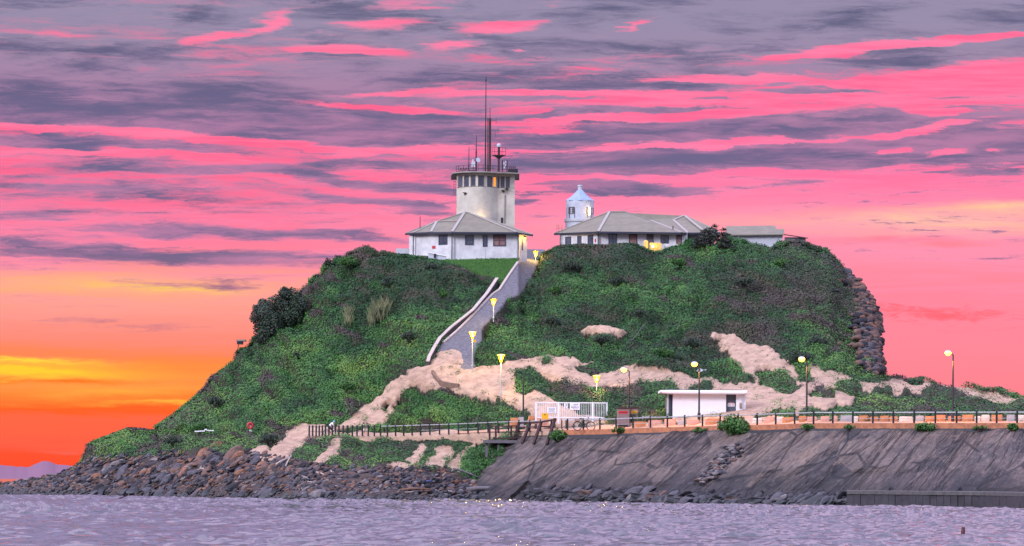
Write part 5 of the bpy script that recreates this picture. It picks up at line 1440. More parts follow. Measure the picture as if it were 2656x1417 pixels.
def bins():
    Y0 = 404.0; k = Y0 / F
    for px, w, mt, lab in ((1616, 31, M_RED, 'brown bin cabinet with a red label beside the lamp pole'), (1644.5, 21, M_YEL, 'brown bin cabinet with a yellow label right of the lamp pole')):
        b = V3(px, 1107 if w > 25 else 1106, 399.6 if w > 25 else 400.3); o = thing('bin_cabinet', b, lab, 'bin', 'pair of bin cabinets')
        W, Hh = w * k, 1.78
        mb_ = mat('taupe_cabinet', (138, 118, 116), .7, .08, 2)
        MB().box((0, 0, Hh / 2), (W, .8, Hh)).build('cabinet', mb_, o)
        rf = MB(); prof = [(-W / 2 - .08, 0), (W / 2 + .08, 0), (W / 2 + .08, .06), (W * .25, .15), (0, .18), (-W * .25, .15), (-W / 2 - .08, .06)]
        vs = [(x, y, Hh + .005 + zz) for y in (-.52, .5) for x, zz in prof]; n = len(prof)
        rf.add(vs, [tuple(range(n)), tuple(range(2 * n - 1, n - 1, -1))] + [((i + 1) % n, i, n + i, n + (i + 1) % n) for i in range(n)]).build('lid', M_TIMBER, o)
        l = MB().box((0, -.415, Hh - .38), (W * .74, .03, .26)).build('label_plate', mt, o)
        m = MB()
        for i in range(6): m.box((W * (-.28 + i * .112), -.434, Hh - .38), (W * .07, .012, .10))
        m.build('lettering', mat('dark_print', (110, 30, 34), .6, .1) if mt is M_RED else mat('olive_print', (150, 110, 20), .6, .1), l)
        MB().box((0, -.412, .78), (W * .78, .03, 1.0)).build('door', mat('taupe_door', (126, 108, 108), .7, .06, 2), o)
        MB().box((0, -.38, .1), (W * .8, .1, .14)).build('foot', M_DARK, o)
bins()

# low shelter rail right of the bins, white bench end
o = thing('bench', V3(1672, 1109, 400), 'pale bench with a slanted end frame behind the fence right of the bins', 'bench'); k = 400 / F
MB().bar((-.35, 0, 0), (-.15, 0, 1.05), .07).build('leg', M_WHITE, o); MB().bar((1.15, 0, 0), (1.2, 0, 1.05), .07).build('leg', M_WHITE, o)
MB().box((.5, .05, 1.09), (1.55, .4, .07)).build('top', M_PALE, o)
MB().box((.45, .1, .45), (1.3, .4, .08)).build('seat', M_BRICK, o)

# ------------------------------------------------------------------ bicycles
def bicycle(loc, rz, label, bag=True, sc=1.0):
    t = thing('bicycle', loc, label, 'bicycle', rz=rz)
    t.scale = (sc, sc, sc)
    R = .335
    rub = mat('tyre_rubber', (30, 28, 34), .8, .1)
    for x in (-.52, .52):
        wheel = MB(); wheel.tube([(x + R * math.cos(a), 0, R + R * math.sin(a)) for a in [2 * PI * i / 28 for i in range(28)]], .034, 6, True)
        w = wheel.build('wheel', rub, t, True)
        rm = MB(); rm.tube([(x + R * .91 * math.cos(a), 0, R + R * .91 * math.sin(a)) for a in [2 * PI * i / 24 for i in range(24)]], .012, 5, True); rm.build('rim', M_GALV, w)
        s = MB()
        for i in range(14): a = 2 * PI * i / 14; s.bar((x, .012 * (-1) ** i, R), (x + R * .9 * math.cos(a), 0, R + R * .9 * math.sin(a)), .005)
        s.lathe([(.03, -.04), (.03, .04)], (x, 0, R), 8); s.build('spokes', M_GALV, w)
    bb, seat, head, hb = (-.08, 0, .30), (-.20, 0, .82), (.33, 0, .86), (.37, 0, .70)
    f = MB()
    for a, b, r_ in ((bb, seat, .02), (bb, hb, .024), ((-.17, 0, .74), head, .022), (head, hb, .024), (bb, (-.52, 0, R), .014), ((-.17, 0, .74), (-.52, 0, R), .012)): f.tube([a, b], r_, 7)
    f.build('frame', M_BLACK, t)
    f = MB()
    for y in (-.05, .05): f.tube([(.37, y * .6, .70), (.46, y, .5), (.52, y, R)], .014, 6)
    f.build('fork', M_BLACK, t)
    MB().tube([(.33, 0, .86), (.31, 0, .97)], .018, 6).build('stem', M_DARK, t)
    MB().tube([(.26, -.29, 1.02), (.33, -.2, 1.0), (.34, 0, .98), (.33, .2, 1.0), (.26, .29, 1.02)], .017, 6).build('handlebar', M_DARK, t)
    MB().tube([(-.36, 0, .90), (-.25, 0, .905), (-.10, 0, .89)], [.07, .06, .025], 8).build('saddle', M_BLACK, t)
    MB().lathe([(.09, -.01), (.09, .01)], (bb[0], 0, bb[2]), 16).build('chainring', M_DARK, t).rotation_euler = (0, 0, 0)
    c = MB(); c.bar((bb[0], -.07, bb[2]), (bb[0] + .12, -.07, bb[2] - .12), .02); c.bar((bb[0], .07, bb[2]), (bb[0] - .12, .07, bb[2] + .12), .02); c.build('crank', M_DARK, t)
    if bag:
        MB().box((-.52, 0, .80), (.46, .24, .16)).build('rear_bag', mat('tan_bag', (168, 128, 112), .8, .15, 6), t)
        MB().box((.34, 0, 1.1), (.2, .2, .12)).build('front_bag', M_PALE, t)
    return t
bicycle(V3(1515, 1116.5, 397.6), -.05, 'black bicycle with bags leaning by the promenade fence below the gate', sc=1.26).rotation_euler = (math.radians(-6), 0, -.05)

# ------------------------------------------------------------------ timber landing and stair
def landing():
    Y0 = 408.0; k = Y0 / F; b = V3(1300, 1152, Y0)
    t = thing('timber_landing', b, 'old dark timber landing and railing built over the end of the sea wall', 'landing')
    q = lambda px, py, dy=0.0: V3(px, py, Y0 + dy) - b
    posts = [(1270, 1106, 1140), (1286, 1108, 1138), (1293, 1108, 1122), (1326, 1106, 1138), (1340, 1106, 1136)]
    for px, a, c in posts: MB().bar(q(px, a), q(px, c + 2), .20).build('post', M_TIMBER, t)
    m = MB(); m.bar(q(1272, 1106, -.14), q(1342, 1105, -.14), .09, .13); m.build('top_rail', M_TIMBER, t)
    m = MB(); m.bar(q(1272, 1121, -.14), q(1338, 1121, -.14), .09, .10); m.build('middle_rail', M_TIMBER, t)
    m = MB(); m.bar(q(1280, 1138, -.14), q(1338, 1136, -.14), .12, .16); m.build('bottom_rail', M_TIMBER, t)
    m = MB(); m.box(q(1298, 1146, .6), (90 * k, 2.2, .3)); m.build('deck', M_GREYT, t)
    for px in (1262, 1293): MB().bar(q(px, 1150), q(px, 1186), .24).build('pile', M_GREYT, t)
    tops_ = []
    for (x0, y0, x1, y1) in ((1347, 1095, 1333, 1144), (1376, 1095, 1354, 1151), (1405, 1092, 1384, 1152), (1440, 1086, 1418, 1153)):
        yl = float(T(x1, y1)[0][1]) - .35; MB().bar(V3(x0, y0, yl + 1.2) - b, V3(x1, y1, yl) - b, .24).build('raking_post', M_TIMBER, t); tops_.append(V3(x0, y0 + 2.5, yl + 1.0) - b)
    m = MB(); m.tube([p_ + Vector((0, -.16, 0)) for p_ in tops_], .10, 6); m.build('stair_top_rail', M_TIMBER, t)
    m = MB(); m.bar(tops_[0] + Vector((-.2, -.1, -.45)), tops_[2] + Vector((-.5, -.1, -.5)), .1, .12); m.build('stair_middle_rail', M_TIMBER, t)
    for px in (1391, 1431): MB().bar(q(px, 1097, 1.1), q(px - 3, 1111, .9), .18).build('short_post', M_TIMBER, t)
    for i in range(4):
        m = MB(); m.box(q(1404 + i * 6, 1128 - i * 7, 1.6 + i * .4), (1.7 - .1 * i, .35, .12)); m.build('tread', M_TIMBER if i % 2 else M_GREYT, t)
landing()

# ------------------------------------------------------------------ rear rails between the bicycle and the gate
def short_fence():
    b = V3(1470, 1110, 407); t = thing('inner_railing', b, 'short inner railing of black posts in front of the white gate', 'railing')
    ps = []
    for px in (1457, 1468, 1574, 1606):
        p = V3(px, 1113, 406) - b; MB().box(p + Vector((0, 0, .5)), (.12, .12, 1.0)).build('post', M_BLACK, t); ps.append(p)
    m = MB(); m.bar(ps[0] + Vector((0, -.08, .95)), ps[3] + Vector((0, -.08, .98)), .05, .16); m.build('rail', M_PALE, t)
short_fence()

# ------------------------------------------------------------------ left slope bits
t = thing('life_ring_post', G1(649, 1121), 'red life ring on a post at the foot of the left slope', 'life ring')
MB().tube([(0, .1, -.3), (0, .1, .9)], .05, 6).build('post', M_WHITE, t)
MB().tube([(.25 * math.cos(a), -.02, .70 + .29 * math.sin(a)) for a in [2 * PI * i / 20 for i in range(20)]], .12, 8, True).build('ring', M_RED, t, True)
MB().box((.05, 0, .12), (.3, .1, .25)).build('notice', M_WHITE, t)
t = thing('low_white_rail', G1(530, 1128), 'short broken white rail lying in the scrub at the far left', 'railing')
k = 446 / F
m = MB(); m.bar((-24 * k, -.5, .35), (2 * k, -.5, .42), .12); m.bar((6 * k, -.5, .5), (26 * k, -.5, .45), .10); m.bar((1 * k, -.5, .55), (7 * k, -.5, .60), .16, .14); m.build('rail', M_WHITE, t)
MB().bar((-22 * k, -.45, -.3), (-22 * k, -.45, .36), .08).build('post', M_DARK, t); MB().bar((18 * k, -.45, -.3), (18 * k, -.45, .44), .08).build('post', M_DARK, t)
b = V3(626, 890, 477); t = thing('lookout_slab', b, 'broken concrete lookout slab jutting from the left skyline', 'slab')
k = 477 / F
MB().box((0, 0, .28), (24 * k, 1.6, .20)).build('slab', M_CONC, t); MB().box((-.15, 0, .02), (15 * k, 1.2, .36)).build('footing', M_DCONC, t)
m = MB(); m.tube([(-.3, 0, -.2), (-.5, 0, -.9), (-.45, 0, -1.6)], [.05, .04, .03], 5); m.build('hanging_root', M_TIMBER, t)
# dead sticks on the dune face
for i, (x0, y0, x1, y1, lab) in enumerate([(1636, 886, 1675, 838, 'long bare leaning stick on the green slope above the sand'), (1590, 862, 1582, 880, 'short dead forked stick left of the long bare stick')]):
    a = G1(x0, y0); c = V3(x1, y1, a.y - .3)
    d = c - a
    o = MB().tube([(0, 0, -.1), d * .5 + Vector((.05, 0, .04)), d], [.07, .05, .03], 6)
    o.tube([d * .55, d * .55 + Vector((.4, -.1, .55))], [.04, .02], 5); o.tube([d * .3, d * .3 + Vector((-.3, -.1, .6))], [.04, .02], 5)
    tag(o.build('dead_stick', M_GREYT, None, loc=a), lab, 'dead branch')
o = MB(); bm = bmesh.new(); bmesh.ops.create_icosphere(bm, subdivisions=2, radius=1)
for v in bm.verts: v.co = Vector((v.co.x * .55, v.co.y * .4, v.co.z * .26)) * (1 + .25 * math.sin(v.co.x * 7 + v.co.y * 5))
me = bpy.data.meshes.new('pale_boulder'); bm.to_mesh(me); bm.free(); me.materials.append(M_PALE)
o = bpy.data.objects.new('pale_boulder', me); COL.objects.link(o); o.location = G1(1822, 966, .15); tag(o, 'pale blue-grey boulder on the sand behind the white shed lamp', 'boulder')

# ------------------------------------------------------------------ ledge wall at the water, right
def ledge():
    xs = list(range(2196, 3690, 18))
    b = V3(2400, 1300, 341)
    t = thing('waterside_ledge', b, 'dark low block ledge at the waterline under the right part of the sea wall', 'wall')
    def p(x, z, dy=0): 
        Y = float(SHORE_Y(x)) - .8 + dy; q = P(x, 1300, Y); return Vector((q[0], q[1], z)) - b
    r = random.Random(2)
    body = MB()
    for i in range(len(xs) - 1):
        x0, x1 = xs[i], xs[i + 1] - (.8 if r.random() < .55 else 0.05)
        j = r.uniform(-.05, .10)
        vs = [p(x0, -.6, j), p(x1, -.6, j), p(x1, -.6, 1.6), p(x0, -.6, 1.6), p(x0, 1.0, j), p(x1, 1.0, j), p(x1, 1.0, 1.6), p(x0, 1.0, 1.6)]
        body.add(vs, [(3, 2, 1, 0), (4, 5, 6, 7), (0, 1, 5, 4), (1, 2, 6, 5), (2, 3, 7, 6), (3, 0, 4, 7)])
    body.build('block_course', M_DCONC, t)
    cp = MB()
    vs = []; fs = []
    for x in xs:
        vs += [p(x, 1.004, -.14), p(x, 1.004, 7.5), p(x, 1.34, 7.5), p(x, 1.30, -.14)]
    n = len(xs)
    for i in range(n - 1):
        for k in range(4): fs.append((i * 4 + k, i * 4 + (k + 1) % 4, i * 4 + 4 + (k + 1) % 4, i * 4 + 4 + k))
    fs += [(3, 2, 1, 0), (n * 4 - 4, n * 4 - 3, n * 4 - 2, n * 4 - 1)]
    cp.add(vs, fs).build('coping', mat('weedy_coping', (92, 88, 88), .8, .2, 1.5, .4, 8), t)
ledge()

# ------------------------------------------------------------------ boulders, rubble, driftwood
def rock_mat(name, a, b):
    m = mat(name, a, .82, .2, 2, .7, 5, col2=b)
    g = G(m.node_tree); bs = g.n['Principled BSDF']
    src = bs.inputs['Base Color'].links[0].from_socket
    geo = g.n.new('ShaderNodeNewGeometry'); sp = g.n.new('ShaderNodeSeparateXYZ'); g.l.new(geo.outputs['Position'], sp.inputs[0])
    nz = g.noise(geo.outputs['Position'], 1.3, 4, .6); n2 = g.noise(geo.outputs['Position'], 9, 3, .7)
    c = g.mix(g.step(n2, .5, .68, 0, .6), src, tuple(v * .35 for v in lin(b)))
    wet = g.step(g.m('ADD', sp.outputs[2], g.m('MULTIPLY', g.m('SUBTRACT', nz, .5), 1.6)), 1.1, .35)      # tide-wetted, weedy band
    g.l.new(g.mix(g.m('MULTIPLY', wet, .85), c, (.022, .024, .028)), bs.inputs['Base Color'])
    g.l.new(g.m('SUBTRACT', .85, g.m('MULTIPLY', wet, .45)), bs.inputs['Roughness'])
    return m
ROCKM = [rock_mat('slate_rock', (92, 86, 94), (54, 52, 60)), rock_mat('brown_rock', (122, 92, 80), (80, 60, 56)), rock_mat('orange_rock', (150, 102, 78), (106, 74, 60)), rock_mat('pale_rock', (142, 130, 128), (100, 92, 94)), rock_mat('black_rock', (50, 47, 54), (32, 31, 38))]
def rock_proto(seed):
    bm = bmesh.new(); bmesh.ops.create_icosphere(bm, subdivisions=2, radius=1)
    r = random.Random(seed)
    planes = [(Vector((r.gauss(0, 1), r.gauss(0, 1), r.gauss(0, 1))).normalized(), r.uniform(.45, .85)) for _ in range(9)]
    for v in bm.verts:
        for n, d in planes:
            q = v.co.dot(n)
            if q > d: v.co -= n * (q - d) * .92
    me = bpy.data.meshes.new('boulder'); bm.to_mesh(me); bm.free()
    return me
PROTO = [rock_proto(i) for i in range(7)]
PM = {}
def rock_mesh(i, c):
    if (i, c) not in PM:
        me = PROTO[i].copy(); me.materials.clear(); me.materials.append(ROCKM[c]); PM[(i, c)] = me
    return PM[(i, c)]

def build_rocks():
    r = np.random.default_rng(17)
    names = ['slate-grey', 'brown', 'orange-brown', 'pale grey', 'blackish']
    n = 0; tries = 0
    big = [(525, 1182, .95, 2), (555, 1165, .85, 2), (560, 1200, .8, 0), (660, 1182, .7, 3), (480, 1222, .8, 2), (455, 1222, .85, 1), (620, 1205, 1.0, 1), (675, 1212, .9, 2), (630, 1228, .7, 2), (605, 1235, .6, 0), (305, 1205, .85, 3), (1225, 1300, .7, 0), (820, 1288, 1.0, 3), (850, 1292, .9, 0), (420, 1240, .8, 0), (380, 1225, .6, 2), (405, 1195, .5, 3), (350, 1200, .5, 1), (790, 1303, .5, 4), (265, 1292, .5, 4), (210, 1250, .6, 4), (290, 1226, .6, 1), (240, 1225, .6, 0)]
    placed = []
    def put(px, py, s, c, seed, lab=None, grp=None):
        p = T(px, py)[0]
        o = bpy.data.objects.new('boulder', rock_mesh(seed % 7, c)); COL.objects.link(o)
        o.location = (p[0], p[1] - .15 * s, p[2] + .12 * s)
        o.scale = (s * r.uniform(1.0, 1.7), s * r.uniform(.8, 1.1), s * r.uniform(.42, .70))
        o.rotation_euler = (r.uniform(-.3, .3), -.45 + r.uniform(-.35, .35), r.uniform(0, 6.28) * .15)
        tag(o, lab, 'boulder', grp)
    where = lambda px, py: 'at the low point on the far left' if px < 230 else ('at the tide line' if py > 1262 else 'on the upper scree') + (' below the left slope' if px < 700 else ' below the sandy bank' if px < 1240 else ' under the sea wall')
    for i, (px, py, s, c) in enumerate(big):
        put(px, py, s, c, i, f'large {names[c]} boulder {where(px, py)}', 'large scree boulders')
    while n < 270:
        px = r.uniform(1380, 2190) if r.random() < .2 else (r.uniform(-40, 760) if r.random() < .72 else r.uniform(760, 1260))
        pys, _ = lines(np.array([px]))
        lo, hi = pys[0][0] + 3, pys[1][0] - (2 if px < 1240 else -8)
        py = hi + (lo - hi) * r.random() ** (.9)
        if px > 1240: py = r.uniform(pys[1][0] + 4, lo); s_big = True
        s = r.uniform(.34, .80) * (1.25 if 240 < px < 720 else 1.3 if px > 1300 else .75)
        if px < 200: s *= .8
        if any((px - a) ** 2 + (2 * (py - b)) ** 2 < (14 * (s + c2)) ** 2 for a, b, c2 in placed) and r.random() < .8: continue
        placed.append((px, py, s))
        if py > 1262: c = r.choice([0, 4, 1, 3], p=[.42, .42, .12, .04])
        else: c = r.choice([0, 1, 2, 3, 4], p=[.38, .26, .12, .08, .16])
        put(px, py, s, int(c), n, f'{names[c]} boulder in the jumble {where(px, py)}', f'{names[c]} scree boulders')
        n += 1
    rr = random.Random(9)
    ledge_px = [(1392, 1284, 38), (1436, 1283, 42), (1480, 1284, 46), (1526, 1283, 52), (1572, 1288, 36), (1608, 1287, 40), (1652, 1290, 34), (1700, 1290, 46), (1745, 1294, 30), (1408, 1296, 34), (1450, 1297, 40), (1500, 1298, 36), (1545, 1299, 40), (1760, 1300, 60), (1850, 1298, 40), (1900, 1300, 44), (1960, 1302, 40)]
    for i, (px, py, w) in enumerate(ledge_px):
        p = T(px, py)[0]; W = w * p[1] / F; hgt = rr.uniform(.45, .62)
        bm = bmesh.new(); bmesh.ops.create_cube(bm, size=1)
        bmesh.ops.subdivide_edges(bm, edges=bm.edges[:], cuts=2, use_grid_fill=True)
        for v in bm.verts: v.co = Vector((v.co.x * W * .97, v.co.y * 1.1, v.co.z * hgt)) + Vector((rr.uniform(-.07, .07), rr.uniform(-.08, .08), rr.uniform(-.05, .05)))
        me = bpy.data.meshes.new('ledge_stone'); bm.to_mesh(me); bm.free(); me.materials.append(ROCKM[[4, 0, 4, 1][i % 4]])
        o = bpy.data.objects.new('ledge_stone', me); COL.objects.link(o); o.location = (p[0], p[1] - .35, p[2] + .1); o.rotation_euler = (rr.uniform(-.08, .08), rr.uniform(-.06, .06), rr.uniform(-.1, .1))
        tag(o, ('upper' if py < 1295 and px < 1750 else 'lower') + ' dark wet ledge stone at the foot of the sea wall', 'ledge stone', 'dark ledge stones at the foot of the sea wall')
    # everything smaller: one loose mass
    V_, F_ = [], []; cs = []
    base = []
    for me in PROTO:
        v = np.array([tuple(q.co) for q in me.vertices]); f = np.array([tuple(p.vertices) for p in me.polygons]); base.append((v, f))
    off = 0; N = 5200; k = 0
    mi = []
    while k < N:
        u = r.random()
        px = r.uniform(-60, 1260) if u < .9 else r.uniform(1260, 2230)
        pys, _ = lines(np.array([px])); pys = pys[:, 0]
        if px < 1260: py = r.uniform(pys[1] - 10, pys[0] + 5); s = r.uniform(.10, .34)
        else: py = r.uniform(pys[1] - 2, pys[0] + 4); s = r.uniform(.14, .5)
        p = T(px, py)[0]
        v, f = base[k % 7]
        sc = np.array([s * r.uniform(1, 1.8), s, s * r.uniform(.45, .8)])
        a = r.uniform(-.9, .1); ca, sa = math.cos(a), math.sin(a)
        w = v * sc; w = np.stack([w[:, 0] * ca + w[:, 2] * sa, w[:, 1], -w[:, 0] * sa + w[:, 2] * ca], -1)
        V_.append(w + p + np.array([0, -.1 * s, .2 * s + (.06 if px < 1260 else 0)])); F_.append(f + off); off += len(v)
        c = r.choice(5, p=[.34, .26, .06, .06, .28]) if px < 1240 else r.choice([0, 4])
        mi += [c] * len(f); k += 1
    o = np_mesh('shore_rubble', np.concatenate(V_), np.concatenate(F_), ROCKM)
    o.data.polygons.foreach_set('material_index', np.array(mi, dtype=np.int32))
    tag(o, 'loose small stones and rubble between the boulders along the shore', 'rubble', kind='stuff')
    # the hole in the sea wall with tumbled stones
    V_, F_ = [], []; off = 0; tm = []
    for k in range(150):
        u = r.random(); px = 1865 + (1 - u) * 50 + r.normal(0, 9) - 8; py = 1180 + (1 - u) * -18 + u * 75 + r.normal(0, 4); px = 1905 - u * 78 + r.normal(0, 13)
        p = T(px, py)[0]; v, f = base[k % 7]; s = r.uniform(.12, .32)
        V_.append(v * np.array([s * 1.3, s, s * .7]) + p + np.array([0, -.05, .05])); F_.append(f + off); off += len(v); tm += [int(r.choice([0, 1, 3, 4]))] * len(f)
    o = np_mesh('tumbled_stone', np.concatenate(V_), np.concatenate(F_), ROCKM); o.data.polygons.foreach_set('material_index', np.array(tm, dtype=np.int32))
    tag(o, 'spill of broken grey stones in the collapsed gap of the sea wall', 'rubble', kind='stuff')
    # driftwood
    wm = [mat('bleached_driftwood', (186, 168, 160), .8, .15, 4), mat('brown_driftwood', (132, 98, 80), .85, .2, 4), M_GREYT]
    wn = ['bleached', 'brown', 'grey']
    special = [(565, 1247, 640, 1246, .16, 1, 'long straight brown log lying on the rocks below the left slope'), (710, 1215, 760, 1190, .10, 0, 'bleached curved trunk at the foot of the sand gully'), (740, 1218, 764, 1186, .08, 0, 'second bleached limb beside the curved trunk in the sand gully'),
               (1210, 1277, 1295, 1272, .22, 2, 'thick grey log at the foot of the sea wall tip'), (1040, 1278, 1120, 1274, .12, 1, 'reddish-brown log on the shore below the bank'), (820, 1232, 850, 1243, .10, 0, 'forked bleached branch on the rocks below the green bank'), (858, 1228, 862, 1240, .08, 0, 'upright bleached snag below the green bank'), (760, 1252, 778, 1270, .15, 1, 'bent orange-brown branch on the lower rocks'),
               (122, 1237, 150, 1243, .14, 2, 'dark log balanced on the low rocks at the far left'), (2010, 1304, 2070, 1298, .12, 2, 'grey log washed against the base of the sea wall'), (1175, 1222, 1245, 1245, .09, 2, 'dark pole leaning on the bank near the landing')]
    for (x0, y0, x1, y1, rad, c, lab) in special:
        a = G1(x0, y0, .25); b = G1(x1, y1, .3); b.y = a.y + (b.y - a.y) * .3; zz = P(x1, y1, b.y)[2] + .2; b.z = zz
        d = b - a
        m = MB().tube([(0, 0, 0), d * .35 + Vector((0, 0, .10)), d * .7 + Vector((0, 0, .05)), d], [rad, rad * .95, rad * .8, rad * .5], 8)
        if rad < .15: m.tube([d * .6, d * .75 + Vector((.1, 0, .35))], [rad * .5, rad * .2], 6)
        tag(m.build('driftwood_log', wm[c], None, True, a), lab, 'driftwood')
    for i in range(70):
        px = r.uniform(480, 1240); pys, _ = lines(np.array([px])); py = r.uniform(pys[1][0] + 14, pys[0][0] - 4)
        a = G1(px, py, .2); L = r.uniform(.4, 1.5); an = r.normal(.35, .5)
        d = Vector((math.cos(an) * L, r.uniform(-.3, .3), math.sin(an) * L * .6)); c = int(r.choice([0, 1, 2], p=[.25, .5, .25])); rad = r.uniform(.03, .07)
        m = MB().tube([d * -.5, Vector((0, 0, .04)), d * .5], [rad, rad, rad * .5], 6)
        tag(m.build('driftwood_stick', wm[c], None, False, a), f'{wn[c]} driftwood stick among the rocks ' + ('below the left slope' if px < 700 else 'below the sandy bank'), 'driftwood', f'{wn[c]} driftwood sticks')
    bm = bmesh.new(); bmesh.ops.create_icosphere(bm, subdivisions=2, radius=1)
    for v in bm.verts: v.co = Vector((v.co.x * .42, v.co.y * .3, v.co.z * .22)) * (1 + .2 * math.sin(v.co.x * 6 + v.co.z * 4))
    me = bpy.data.meshes.new('blue_tarpaulin'); bm.to_mesh(me); bm.free(); me.materials.append(mat('blue_tarp', (40, 66, 120), .6, .15, 3))
    o = bpy.data.objects.new('blue_tarpaulin', me); COL.objects.link(o); o.location = G1(1108, 1256, .22); tag(o, 'crumpled blue tarpaulin on the rocks below the bank', 'tarpaulin')
build_rocks()

# cliff ledges at the right end of the headland
def build_cliff():
    r = np.random.default_rng(23); V_, F_ = [], []; off = 0; mi = []
    sil = [(2212, 730), (2228, 745), (2240, 765), (2252, 785), (2258, 800), (2264, 812), (2274, 826), (2276, 840), (2272, 856), (2266, 868), (2274, 880), (2276, 892), (2268, 903), (2268, 915), (2272, 930), (2268, 944), (2278, 956)]
    base = []
    for me in PROTO:
        v = np.array([tuple(q.co) for q in me.vertices]); f = np.array([tuple(p.vertices) for p in me.polygons]); base.append((v, f))
    k = 0
    for i, (px, py) in enumerate(sil):
        for j in range(44):
            x = px + 8 - abs(r.normal(0, 24)); y = py + r.normal(0, 8)
            if y < RIDGE(x) - 4: continue
            Y = float(RIDGE_Y(min(x, 2287))) - (2287 - x) * .09 + r.normal(0, .5) - 1.3
            p = T(x, y)[0] + np.array([.1, -r.uniform(.0, .75), .05]); v, f = base[k % 7]; s = r.uniform(.18, .60); k += 1
            V_.append(v * np.array([s * r.uniform(.9, 1.5), s, s * r.uniform(.5, .95)]) + p); F_.append(f + off); off += len(v); mi += [int(r.choice([0, 1, 2, 4], p=[.10, .50, .06, .34]))] * len(f)
    o = np_mesh('cliff_face', np.concatenate(V_), np.concatenate(F_), ROCKM); o.data.polygons.foreach_set('material_index', np.array(mi, dtype=np.int32))
    tag(o, kind='structure')
build_cliff()

# things in the water
o = MB().tube([(-.9, 0, .0), (.2, .1, .03), (.75, .1, .10), (1.6, .2, .42)], [.04, .06, .07, .05], 6)
tag(o.build('floating_branch', M_TIMBER, None, True, V3(285, 1297, 370)), 'dark curved branch floating off the rocks at the left', 'branch')
t = thing('marker_stump', (*[V3(2497, 1393, 150)[i] for i in (0, 1)], -.1), 'small dark red-brown stump standing in the water at the right', 'stump')
MB().tube([(0, 0, -.4), (.01, 0, .25), (.02, 0, .42)], [.08, .075, .06], 8).build('stump', mat('wet_red_wood', (84, 36, 40), .6, .2, 5), t)

# ------------------------------------------------------------------ people on the promenade
def person(loc, rz, label, joints, rad, edges, skin, cloth, pants, head, helmet=None, hair=True):
    t = thing('person', loc, label, 'person', rz=rz)
    bm = bmesh.new(); ly = bm.verts.layers.skin.verify()
    vs = [bm.verts.new(j) for j in joints]
    for a, b in edges: bm.edges.new((vs[a], vs[b]))
    for v, q in zip(vs, rad): v[ly].radius = (q, q); 
    vs[0][ly].use_root = True
    me = bpy.data.meshes.new('body'); bm.to_mesh(me); bm.free(); me.materials.append(skin)
    o = bpy.data.objects.new('body', me); COL.objects.link(o); o.parent = t
    o.modifiers.new('skin', 'SKIN'); s = o.modifiers.new('sub', 'SUBSURF'); s.levels = s.render_levels = 1
    J = [Vector(j) for j in joints]
    def garment(name, chain, k, m):
        mb = MB()
        for seg in chain: mb.tube([J[i] for i in seg], [rad[i] * k for i in seg], 10)
        mb.build(name, m, t, True)
    garment('shirt', cloth[0], 1.18, cloth[1]); garment('shorts', pants[0], 1.22, pants[1])
    hd = J[head]
    if helmet: MB().lathe([(.135, -.02), (.13, .06), (.09, .12), (.03, .145)], hd + Vector((0, 0, .03)), 12).build('helmet', helmet, t, True)
    else: MB().lathe([(.112, .0), (.115, .05), (.08, .11), (.02, .13)], hd + Vector((0, .02, .02)), 12).build('hair', M_TIMBER, t, True)
    return t
SKIN = mat('skin', (206, 156, 132), .6, .05)
def fingers(J, R, E, hand, d, side):
    """five short finger chains from a hand joint"""
    d = Vector(d).normalized(); s = Vector(side).normalized()
    for i in range(5):
        off = (i - 2) * .018; L = (.055, .075, .085, .078, .06)[i]
        a = Vector(J[hand]) + s * off + d * .05; b = a + d * L * .6; c = b + d * L * .35 + Vector((0, 0, -.015))
        if i == 0: a = Vector(J[hand]) + s * -.035 + d * .02; b = a + s * -.03 + d * .03; c = b + d * .03
        n = len(J); J += [tuple(a), tuple(b), tuple(c)]; R += [.010, .009, .008]; E += [(hand, n), (n, n + 1), (n + 1, n + 2)]
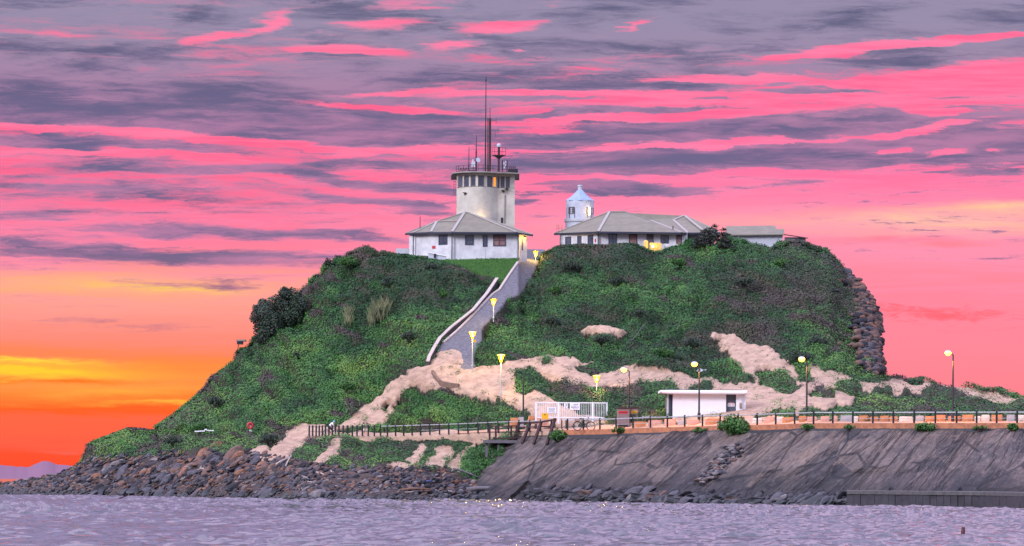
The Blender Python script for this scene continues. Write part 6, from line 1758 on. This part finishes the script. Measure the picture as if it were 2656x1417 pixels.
def walker(px, py, Y, hgt, label, cs, cp, ph=0.0):
    k = hgt / 1.72
    J = [(0, 0, .95), (0, 0, 1.15), (0, 0, 1.40), (0, 0, 1.50), (.0, 0, 1.60), (.0, 0, 1.68),
         (.0, .19, 1.39), (-.06 * ph, .24, 1.12), (.06, .24, .90), (.0, -.19, 1.39), (.08 * ph, -.24, 1.12), (.14, -.24, .92),
         (0, .09, .92), (.12 * ph, .10, .50), (.04 * ph, .10, .08), (.18 + .04 * ph, .10, .03), (0, -.09, .92), (-.10 * ph, -.10, .50), (-.22 * ph, -.10, .10), (.14 - .22 * ph, -.10, .03)]
    R = [.14, .13, .15, .055, .09, .085, .055, .042, .035, .055, .042, .035, .085, .058, .04, .035, .085, .058, .04, .035]
    E = [(0, 1), (1, 2), (2, 3), (3, 4), (4, 5), (2, 6), (6, 7), (7, 8), (2, 9), (9, 10), (10, 11), (0, 12), (12, 13), (13, 14), (14, 15), (0, 16), (16, 17), (17, 18), (18, 19)]
    fingers(J, R, E, 8, (.1, 0, -1), (1, 0, 0)); fingers(J, R, E, 11, (.1, 0, -1), (1, 0, 0))
    J = [(x * k, y * k, z * k) for x, y, z in J]; R = [q * k for q in R]
    b = V3(px, py, Y)
    return person(b, .4, label, J, R, E, SKIN, ([(0, 1, 2), (2, 6, 7), (2, 9, 10)], cs), ([(0, 12, 13), (0, 16, 17)], cp), 4)
GREEN = mat('olive_shirt', (92, 104, 84), .9, .1); PALES = mat('cream_shorts', (226, 214, 204), .9, .05); WH = mat('white_jersey', (226, 222, 234), .9, .05); TEAL = mat('teal_helmet', (110, 178, 190), .4, .05)
walker(943.5, 1131.5, 432.5, 1.42, 'left of two walkers in olive tops and cream shorts behind the fence', GREEN, PALES, 1)
walker(951.5, 1131.5, 433.6, 1.42, 'right of two walkers in olive tops and cream shorts behind the fence', GREEN, PALES, -1)
def cyclist():
    b = V3(859, 1131.5, 434)
    bicycle(b, 0, 'dark bicycle being ridden behind the left end of the fence', bag=False)
    J = [(-.22, 0, 1.0), (-.06, 0, 1.18), (.13, 0, 1.34), (.22, 0, 1.42), (.30, 0, 1.50), (.34, 0, 1.57),
         (.14, .17, 1.32), (.24, .22, 1.13), (.30, .24, 1.04), (.14, -.17, 1.32), (.24, -.22, 1.13), (.30, -.24, 1.04),
         (-.20, .09, .97), (.16, .11, .72), (-.08, .11, .38), (.04, .11, .30), (-.20, -.09, .97), (.10, -.11, .62), (-.02, -.11, .22), (.10, -.11, .16)]
    R = [.13, .13, .14, .055, .09, .085, .055, .042, .035, .055, .042, .035, .085, .058, .04, .035, .085, .058, .04, .035]
    E = [(0, 1), (1, 2), (2, 3), (3, 4), (4, 5), (2, 6), (6, 7), (7, 8), (2, 9), (9, 10), (10, 11), (0, 12), (12, 13), (13, 14), (14, 15), (0, 16), (16, 17), (17, 18), (18, 19)]
    fingers(J, R, E, 8, (.7, 0, -.5), (0, 1, 0)); fingers(J, R, E, 11, (.7, 0, -.5), (0, 1, 0))
    person(b, 0, 'cyclist in a white top and teal helmet leaning over the handlebar', J, R, E, SKIN, ([(0, 1, 2), (2, 6, 7), (2, 9, 10)], WH), ([(0, 12, 13), (0, 16, 17)], M_DARK), 4, TEAL)
cyclist()
